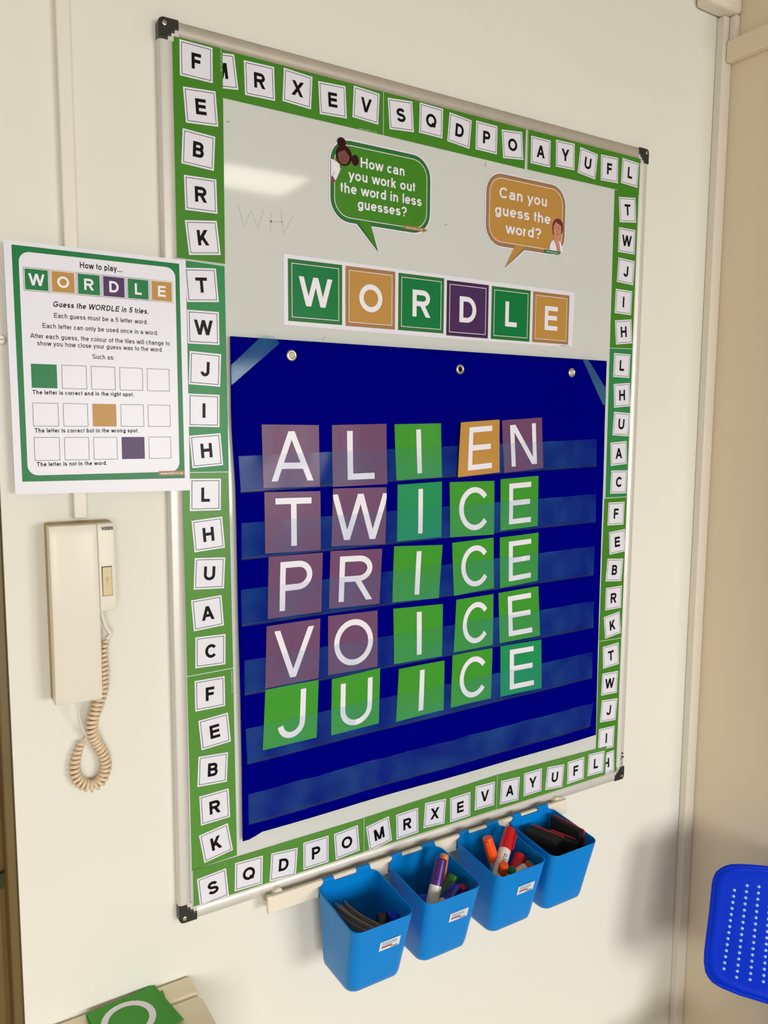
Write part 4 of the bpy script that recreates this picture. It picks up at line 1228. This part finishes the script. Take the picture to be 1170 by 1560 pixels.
# ------------------------------------------------------------------ pens
def pen(tip, tail, capm, label, bodym='wbody', r=.0086, cap_len=.042, length=.12, clip=True, name='marker_pen', group='whiteboard pens in the bins', reverse=False, print_=None):
    """tip = cap end, tail = a point further down the axis"""
    a, b_ = Vector(tip), Vector(tail)
    ax = (b_ - a).normalized()
    x0 = max(x for x in BX if x < a.x + .01)
    s = .012
    while s < length:            # the pen ends where it meets the inside of its bin
        p = a + ax * s
        t = max(0, (.9395 - p.z) / .112)
        if p.z < .9395 and (p.x - r < x0 + .0030 + .0068 * t or p.x + r > x0 + .1015 - .0068 * t or p.y - r < -.1445 + .0265 * t or p.y + r > -.0360 or p.z < .838): break
        s += .002
    length = max(.03, s)
    cap_len = min(cap_len, length * .6)
    root = empty(name, a + ax * length / 2); tag(root, label, 'pen', group)
    if not reverse:
        st = [(0, .55), (.0006, .78), (.003, .86), (.0032, .86), (cap_len * .9, 1.0), (cap_len, 1.0), (cap_len, .9)]
    else:
        st = [(0, .6), (.001, .8), (.012, .86), (.013, .9)]
        cap_len = .013
    MB().tube([a + ax * s for s, _ in st], r, 18, rr=[r * k for _, k in st]).build('cap', M[capm], root, smooth=False)
    bs = [(cap_len + .0001, .93), (length - .012, .93), (length - .010, .8), (length, .75)]
    MB().tube([a + ax * s for s, _ in bs], r, 18, rr=[r * k for _, k in bs]).build('barrel', M[bodym], root)
    if clip and not reverse:
        side = ax.orthogonal().normalized()
        if side.y > 0: side = -side
        up = ax.cross(side)
        v = []
        for s, h in ((.002, .84), (.003, 1.22), (cap_len * .75, 1.28), (cap_len * .78, .98)):
            for k in (-1, 1):
                v.append(a + ax * s + side * r * h + up * k * .0022)
                v.append(a + ax * s + side * r * (h - .2) + up * k * .0022)
        f = []
        for i in range(3):
            p = i * 4
            f += [(p, p + 2, p + 6, p + 4), (p + 1, p + 5, p + 7, p + 3), (p, p + 4, p + 5, p + 1), (p + 2, p + 3, p + 7, p + 6)]
        f += [(0, 1, 3, 2), (12, 14, 15, 13)]
        mk('clip', v, f, M[capm], root)
    if print_:
        # printed word along the barrel, on the side that looks at the room
        view = Vector((-.55, -.83, .10)); view = (view - ax * view.dot(ax)).normalized(); up = view.cross(ax)
        b = MB()
        for p in text(print_, 0, 0, .006, .2, vc=True, width=.03):
            pts = []
            for x, z in p:
                th_ = z / r
                pts.append(a + ax * (cap_len + .026 - x) + (view * math.cos(th_) + up * math.sin(th_)) * (r * .93 + .0003))
            b.add(pts, [tuple(range(len(p)))])
        b.build('print', M['wtext'], root)
    return root


# bin 2
pen((.3936, -.095, .9720), (.3639, -.112, .9182), 'violet', 'white board pen with a purple cap standing tilted in the second bin', r=.0102, cap_len=.040)
pen((.4150, -.074, .9620), (.3990, -.082, .9132), 'yorange', 'pen with an amber orange cap just behind the purple one in the second bin', r=.0080, cap_len=.046)
pen((.4205, -.092, .9340), (.3900, -.101, .9000), 'mgreen', 'pen with a dark green cap leaning in the second bin', r=.0106, cap_len=.046, length=.085)
pen((.4085, -.118, .9330), (.3700, -.124, .9080), 'navy', 'pen with a navy blue cap lying across the front of the second bin', r=.0110, cap_len=.040, length=.05, clip=False)
pen((.4220, -.070, .9200), (.4190, -.070, .8900), 'royal', 'royal blue capped pen end in the right back of the second bin', r=.0095, length=.095, clip=False)
pen((.4225, -.112, .9250), (.4160, -.104, .8900), 'pink', 'pen with a bright pink cap end at the right front of the second bin', r=.0085, length=.10, clip=False)
pen((.4110, -.120, .9180), (.4040, -.112, .8880), 'orange', 'orange red pen end between the navy and pink caps in the second bin', r=.0085, length=.085, clip=False)
pen((.3560, -.098, .9200), (.3640, -.092, .8900), 'royal', 'blue capped pen end low at the left of the second bin', r=.0090, length=.095, clip=False)
# bin 3
pen((.4985, -.078, .9690), (.5080, -.085, .9280), 'orange', 'pen with an orange cap standing upright at the left of the third bin', r=.0098, cap_len=.040)
pen((.5590, -.066, .9610), (.5060, -.104, .9270), 'red', 'white pen with a red cap and printed barrel leaning high in the third bin', r=.0110, cap_len=.042, print_='STABILO')
pen((.5550, -.098, .9320), (.5200, -.116, .9040), 'red', 'white pen with a red cap, lower of the two long ones in the third bin', r=.0110, cap_len=.042, length=.085)
pen((.4985, -.122, .9440), (.5000, -.112, .9100), 'orange', 'orange pen end facing out at the front left of the third bin', r=.0088, length=.10, clip=False)
pen((.5180, -.119, .9280), (.5230, -.113, .9000), 'mgreen', 'green pen end at the front middle of the third bin', r=.0085, length=.085, clip=False)
pen((.5570, -.124, .9270), (.5170, -.121, .9140), 'mgreen', 'white pen with a green end plug at the right front of the third bin', r=.0095, length=.075, reverse=True)
pen((.5500, -.129, .9310), (.5440, -.120, .9010), 'red', 'small red pen cap at the front right of the third bin', r=.0085, length=.085, clip=False)
# bin 1
pen((.2790, -.104, .9250), (.2690, -.118, .8950), 'mblack', 'black capped pen with a pale barrel in the first bin', r=.0105, cap_len=.020, length=.08, clip=False)
pen((.2955, -.108, .9190), (.2920, -.104, .8900), 'royal', 'blue capped pen end in the right corner of the first bin', r=.0100, length=.085, clip=False)
for k in range(6):
    vs, fs = [], []
    n = 10
    x_b = .2240 + k * .0040
    for s in (0, 1):
        for j in range(n + 1):
            t = j / n
            y = -.048 - t * .074
            x = x_b + .020 * t ** 2.0 + s * .0009 + (k % 2) * .0006
            for z in (.892, .921 - .004 * t + .0022 * ((k * 3) % 4) - .0006 * k):
                vs.append((x, y, z))
    K = (n + 1) * 2
    for j in range(n):
        a = j * 2
        fs += [(a, a + 1, a + 3, a + 2), (K + a, K + a + 2, K + a + 3, K + a + 1), (a + 1, K + a + 1, K + a + 3, a + 3), (a, a + 2, K + a + 2, K + a)]
    fs += [(0, K, K + 1, 1), (2 * n, 2 * n + 1, K + 2 * n + 1, K + 2 * n)]
    o = mk('card_sheet', vs, fs, M['sheet'], smooth=False)
    tag(o, 'curved grey card sheet standing on edge in the first bin, %s from the left' % ['first', 'second', 'third', 'fourth', 'fifth', 'sixth'][k], 'card', 'card sheets in the first bin')


# bin 4: felt erasers with red backs
def eraser(c, rz, rx, ry, label, sx=.050, sy=.012, sz=.062):
    root = empty('felt_eraser', c); tag(root, label, 'eraser', 'black felt erasers in the fourth bin')
    Rm = Matrix.Rotation(rz, 3, 'Z') @ Matrix.Rotation(ry, 3, 'Y') @ Matrix.Rotation(rx, 3, 'X')
    for nm, y0, y1, m, g in (('felt', -sy / 2, sy / 2, 'felt', 0), ('back_plate', sy / 2, sy / 2 + .003, 'felted', .001)):
        b = MB().box((-sx / 2 - g, y0, -sz / 2 - g), (sx / 2 + g, y1, sz / 2 + g))
        b.v = [tuple(Vector(c) + Rm @ Vector(v)) for v in b.v]
        bevel(b.build(nm, M[m], root), .0015)


eraser((.6745, -.084, .917), math.radians(-86), 0, math.radians(0), 'black felt eraser with a red back standing at the right side of the fourth bin', sx=.068, sy=.010, sz=.062)
eraser((.6480, -.098, .904), math.radians(-62), math.radians(-8), math.radians(6), 'black felt eraser standing in the middle of the fourth bin ', sx=.052, sy=.020, sz=.064)
eraser((.6220, -.078, .910), math.radians(-70), math.radians(-6), math.radians(2), 'black felt eraser leaning at the back left of the fourth bin', sx=.060, sy=.030, sz=.062)

# ================================================================== DISPENSER AND CARDS BOTTOM LEFT
ds = empty('wall_dispenser', (-.085, 0, .60)); tag(ds, 'cream plastic wall dispenser box with a rounded corner below the entry phone', 'dispenser')


def rbox(x0, x1, y0, y1, z0, z1, r):
    p = rrect(x0, y0, x1, y1, r, 6)
    vs = [(x, y, z0) for x, y in p] + [(x, y, z1) for x, y in p]
    n = len(p)
    return MB().add(vs, [(i, (i + 1) % n, (i + 1) % n + n, i + n) for i in range(n)] + [tuple(range(n, 2 * n)), tuple(reversed(range(n)))])


o = rbox(-.195, .018, -.045, -.0005, .58, .8615, .008).build('back_box', M['cab'], ds); bevel(o, .007, 4, 60)
o = rbox(-.195, .018, -.235, -.0462, .58, .8605, .012).build('front_cover', M['cab'], ds); bevel(o, .004, 3, 60)
rg = random.Random(3)
for k in range(5):
    z = .8625 + k * .0009
    a = [-9, 6, -4, 3, 0][k]; cx, cy = -.0800 + [.006, .010, -.004, .003, 0][k], -.0520 + [-.004, .002, -.003, .001, 0][k]
    s = .0443
    base = [(-s, -s), (s, -s), (s, s), (-s, s)]
    P = rot(base, cx, cy, a + 4)
    vs = [(x, y, z) for x, y in P] + [(x, y, z + .0006) for x, y in P]
    o = mk('letter_card', vs, [(3, 2, 1, 0), (4, 5, 6, 7), (0, 1, 5, 4), (1, 2, 6, 5), (2, 3, 7, 6), (3, 0, 4, 7)], M['cgreen'])
    tag(o, ['green card at the bottom of the loose pile on the cream dispenser', 'green card second from the bottom of the pile on the dispenser', 'green card in the middle of the pile on the dispenser',
            'green card just under the top card of the pile on the dispenser', 'green card with a white letter O on top of the pile on the dispenser'][k], 'letter card', 'green letter cards piled on the dispenser')
    if k == 4:
        b = MB()
        for p in text('O', 0, 0, .0705, .125, vc=True):
            pp = rot(p, cx - .002, cy + .000, a + 4)
            b.add([(x, y, z + .0008) for x, y in pp], [tuple(range(len(p)))])
        b.build('letter', M['white'], o)

# ================================================================== BLUE CHAIR
E1 = Vector((.85368, -.5208, 0)); E2 = Vector((.06347, .10404, .99255)); EN = Vector((-.51692, -.84731, .12187))
CO = Vector((.95504, -.2, .8084))
chair = empty('classroom_chair', (1.02, -.36, 0)); tag(chair, 'royal blue plastic classroom chair with a perforated backrest, at the right wall', 'chair')
HW = .195


def cw(s, t, dd=0.0):
    """backrest coordinates to world; the shell curves back towards its sides"""
    u = (s - HW) / HW
    return CO + E1 * s + E2 * t + EN * (dd - .030 * max(-1, min(1, u)) ** 2 + .008)


half = [(.0891, .0268), (.0600, .0272), (.0403, .0262), (.0280, .0245), (.0183, .0205), (.0105, .0150), (.0045, .0085), (.0010, .0000), (-.0015, -.0100), (-.0073, -.0664), (-.0135, -.1146), (-.0165, -.1400), (-.0171, -.1580), (-.0147, -.1748),
        (-.0100, -.1840), (-.0040, -.1915), (.0040, -.1965), (.0121, -.2001), (.0401, -.2085), (.0891, -.2185), (.1400, -.2260)]
outl = [(HW, .0270)] + half + [(HW, -.2290)]
full_o = outl + [(2 * HW - x, y) for x, y in reversed(half)]
cc = (HW, -.1)
NR, NO = 14, len(full_o)
vs, fs = [], []
for dd in (.0, -.004):
    for k in range(1, NR + 1):
        for x, y in full_o:
            f_ = k / NR
            vs.append(cw(cc[0] + (x - cc[0]) * f_, cc[1] + (y - cc[1]) * f_, dd + (.004 * max(0, (f_ - .9) / .1) ** 2)))
    vs.append(cw(cc[0], cc[1], dd))
K = NR * NO + 1
for h_ in (0, 1):
    o0 = h_ * K
    for k in range(NR - 1):
        for i in range(NO):
            a, b_ = o0 + k * NO + i, o0 + k * NO + (i + 1) % NO
            q = (a, a + NO, b_ + NO, b_)
            fs.append(q if h_ == 0 else tuple(reversed(q)))
    for i in range(NO):
        q = (o0 + NR * NO, o0 + i, o0 + (i + 1) % NO)
        fs.append(q if h_ == 0 else tuple(reversed(q)))
for i in range(NO):
    a, b_ = (NR - 1) * NO + i, (NR - 1) * NO + (i + 1) % NO
    fs.append((a, a + K, b_ + K, b_))
mk('backrest', vs, fs, M['chair'], chair, smooth=True)
# rows of small raised studs on the backrest
b = MB()
P_ = .0114
rows = {0: (1, 15), 1: (0, 16), 2: (0, 16), 3: (0, 16)}
for c_ in range(9):
    for side in (0, 1):
        if c_ == 8 and side: continue
        r0, r1 = rows.get(c_, (0, 17))
        for r_ in range(r0, r1):
            y = -.0079 - .0004 * c_ - (P_ + .00006 * c_) * r_
            x = .0335 + .0201 * c_ - .0218 * (1 - c_ / 8) * (r_ / 16)
            if c_ == 8: x = HW
            x = x if side == 0 else 2 * HW - x
            v = []
            for rr_, h_ in ((.0029, .0), (.0024, .0012), (.0010, .0018)):
                for k in range(8):
                    a = 2 * math.pi * k / 8
                    v.append(cw(x + rr_ * math.cos(a), y + rr_ * math.sin(a), h_))
            f = [(q * 8 + k, q * 8 + (k + 1) % 8, q * 8 + 8 + (k + 1) % 8, q * 8 + 8 + k) for q in range(2) for k in range(8)] + [tuple(range(16, 24))]
            b.add(v, f)
o = b.build('studs', M['stud'], chair, smooth=True); o['kind'] = 'stuff'; o['label'] = 'rows of small pale studs on the backrest'
b = MB()
rim = [cw(x, y, .0) for x, y in full_o]
b.tube(rim + [rim[0]], .0042, 8, caps=False)
b.build('rim', M['chair'], chair, smooth=True)
# seat, joined to the backrest by a curved neck
FW = Vector((EN.x, EN.y, 0)).normalized()
sc = CO + E1 * HW; sc.z = .44


def sw(s, t, dd=0.0):
    return sc + E1.normalized() * s + FW * t + Vector((0, 0, dd - .02 * math.cos(s * 7) + .02))


sp_ = rrect(-.205, .02, .205, .40, .06, 6)
vs = [sw(x, y, .0) for x, y in sp_] + [sw(x, y, -.005) for x, y in sp_]
n = len(sp_)
mk('seat', vs, [tuple(range(n)), tuple(reversed(range(n, 2 * n)))] + [(i, i + n, (i + 1) % n + n, (i + 1) % n) for i in range(n)], M['chair'], chair)
vs = []
for t in range(9):
    f_ = t / 8
    for k in range(9):
        s = -.065 + .13 * k / 8
        top = cw(HW + s, -.215); bot = sw(s * 1.6, .03, 0)
        p = top.lerp(bot, f_) - FW * .035 * math.sin(math.pi * f_)
        vs.append(p)
o = mk('neck', vs, [(t * 9 + k, (t + 1) * 9 + k, (t + 1) * 9 + k + 1, t * 9 + k + 1) for t in range(8) for k in range(8)], M['chair'], chair, smooth=True)
md = o.modifiers.new('t', 'SOLIDIFY'); md.thickness = .004
for s, t0, t1 in ((-.17, .06, -.02), (.17, .06, -.02), (-.17, .34, .40), (.17, .34, .40)):
    a = sw(s, t0, -.012); q = sw(s * 1.15, t1, 0); q.z = .012
    MB().tube([a, a.lerp(q, .5), q], .011, 12).build('leg', M['steel'], chair, smooth=True)
    MB().tube([q + Vector((0, 0, .02)), q - Vector((0, 0, .0115))], .0135, 12).build('foot_cap', M['cap'], chair)
for s in (-.17, .17):
    MB().tube([sw(s, .06, -.014), sw(s, .34, -.014)], .010, 10).build('seat_rail', M['steel'], chair)
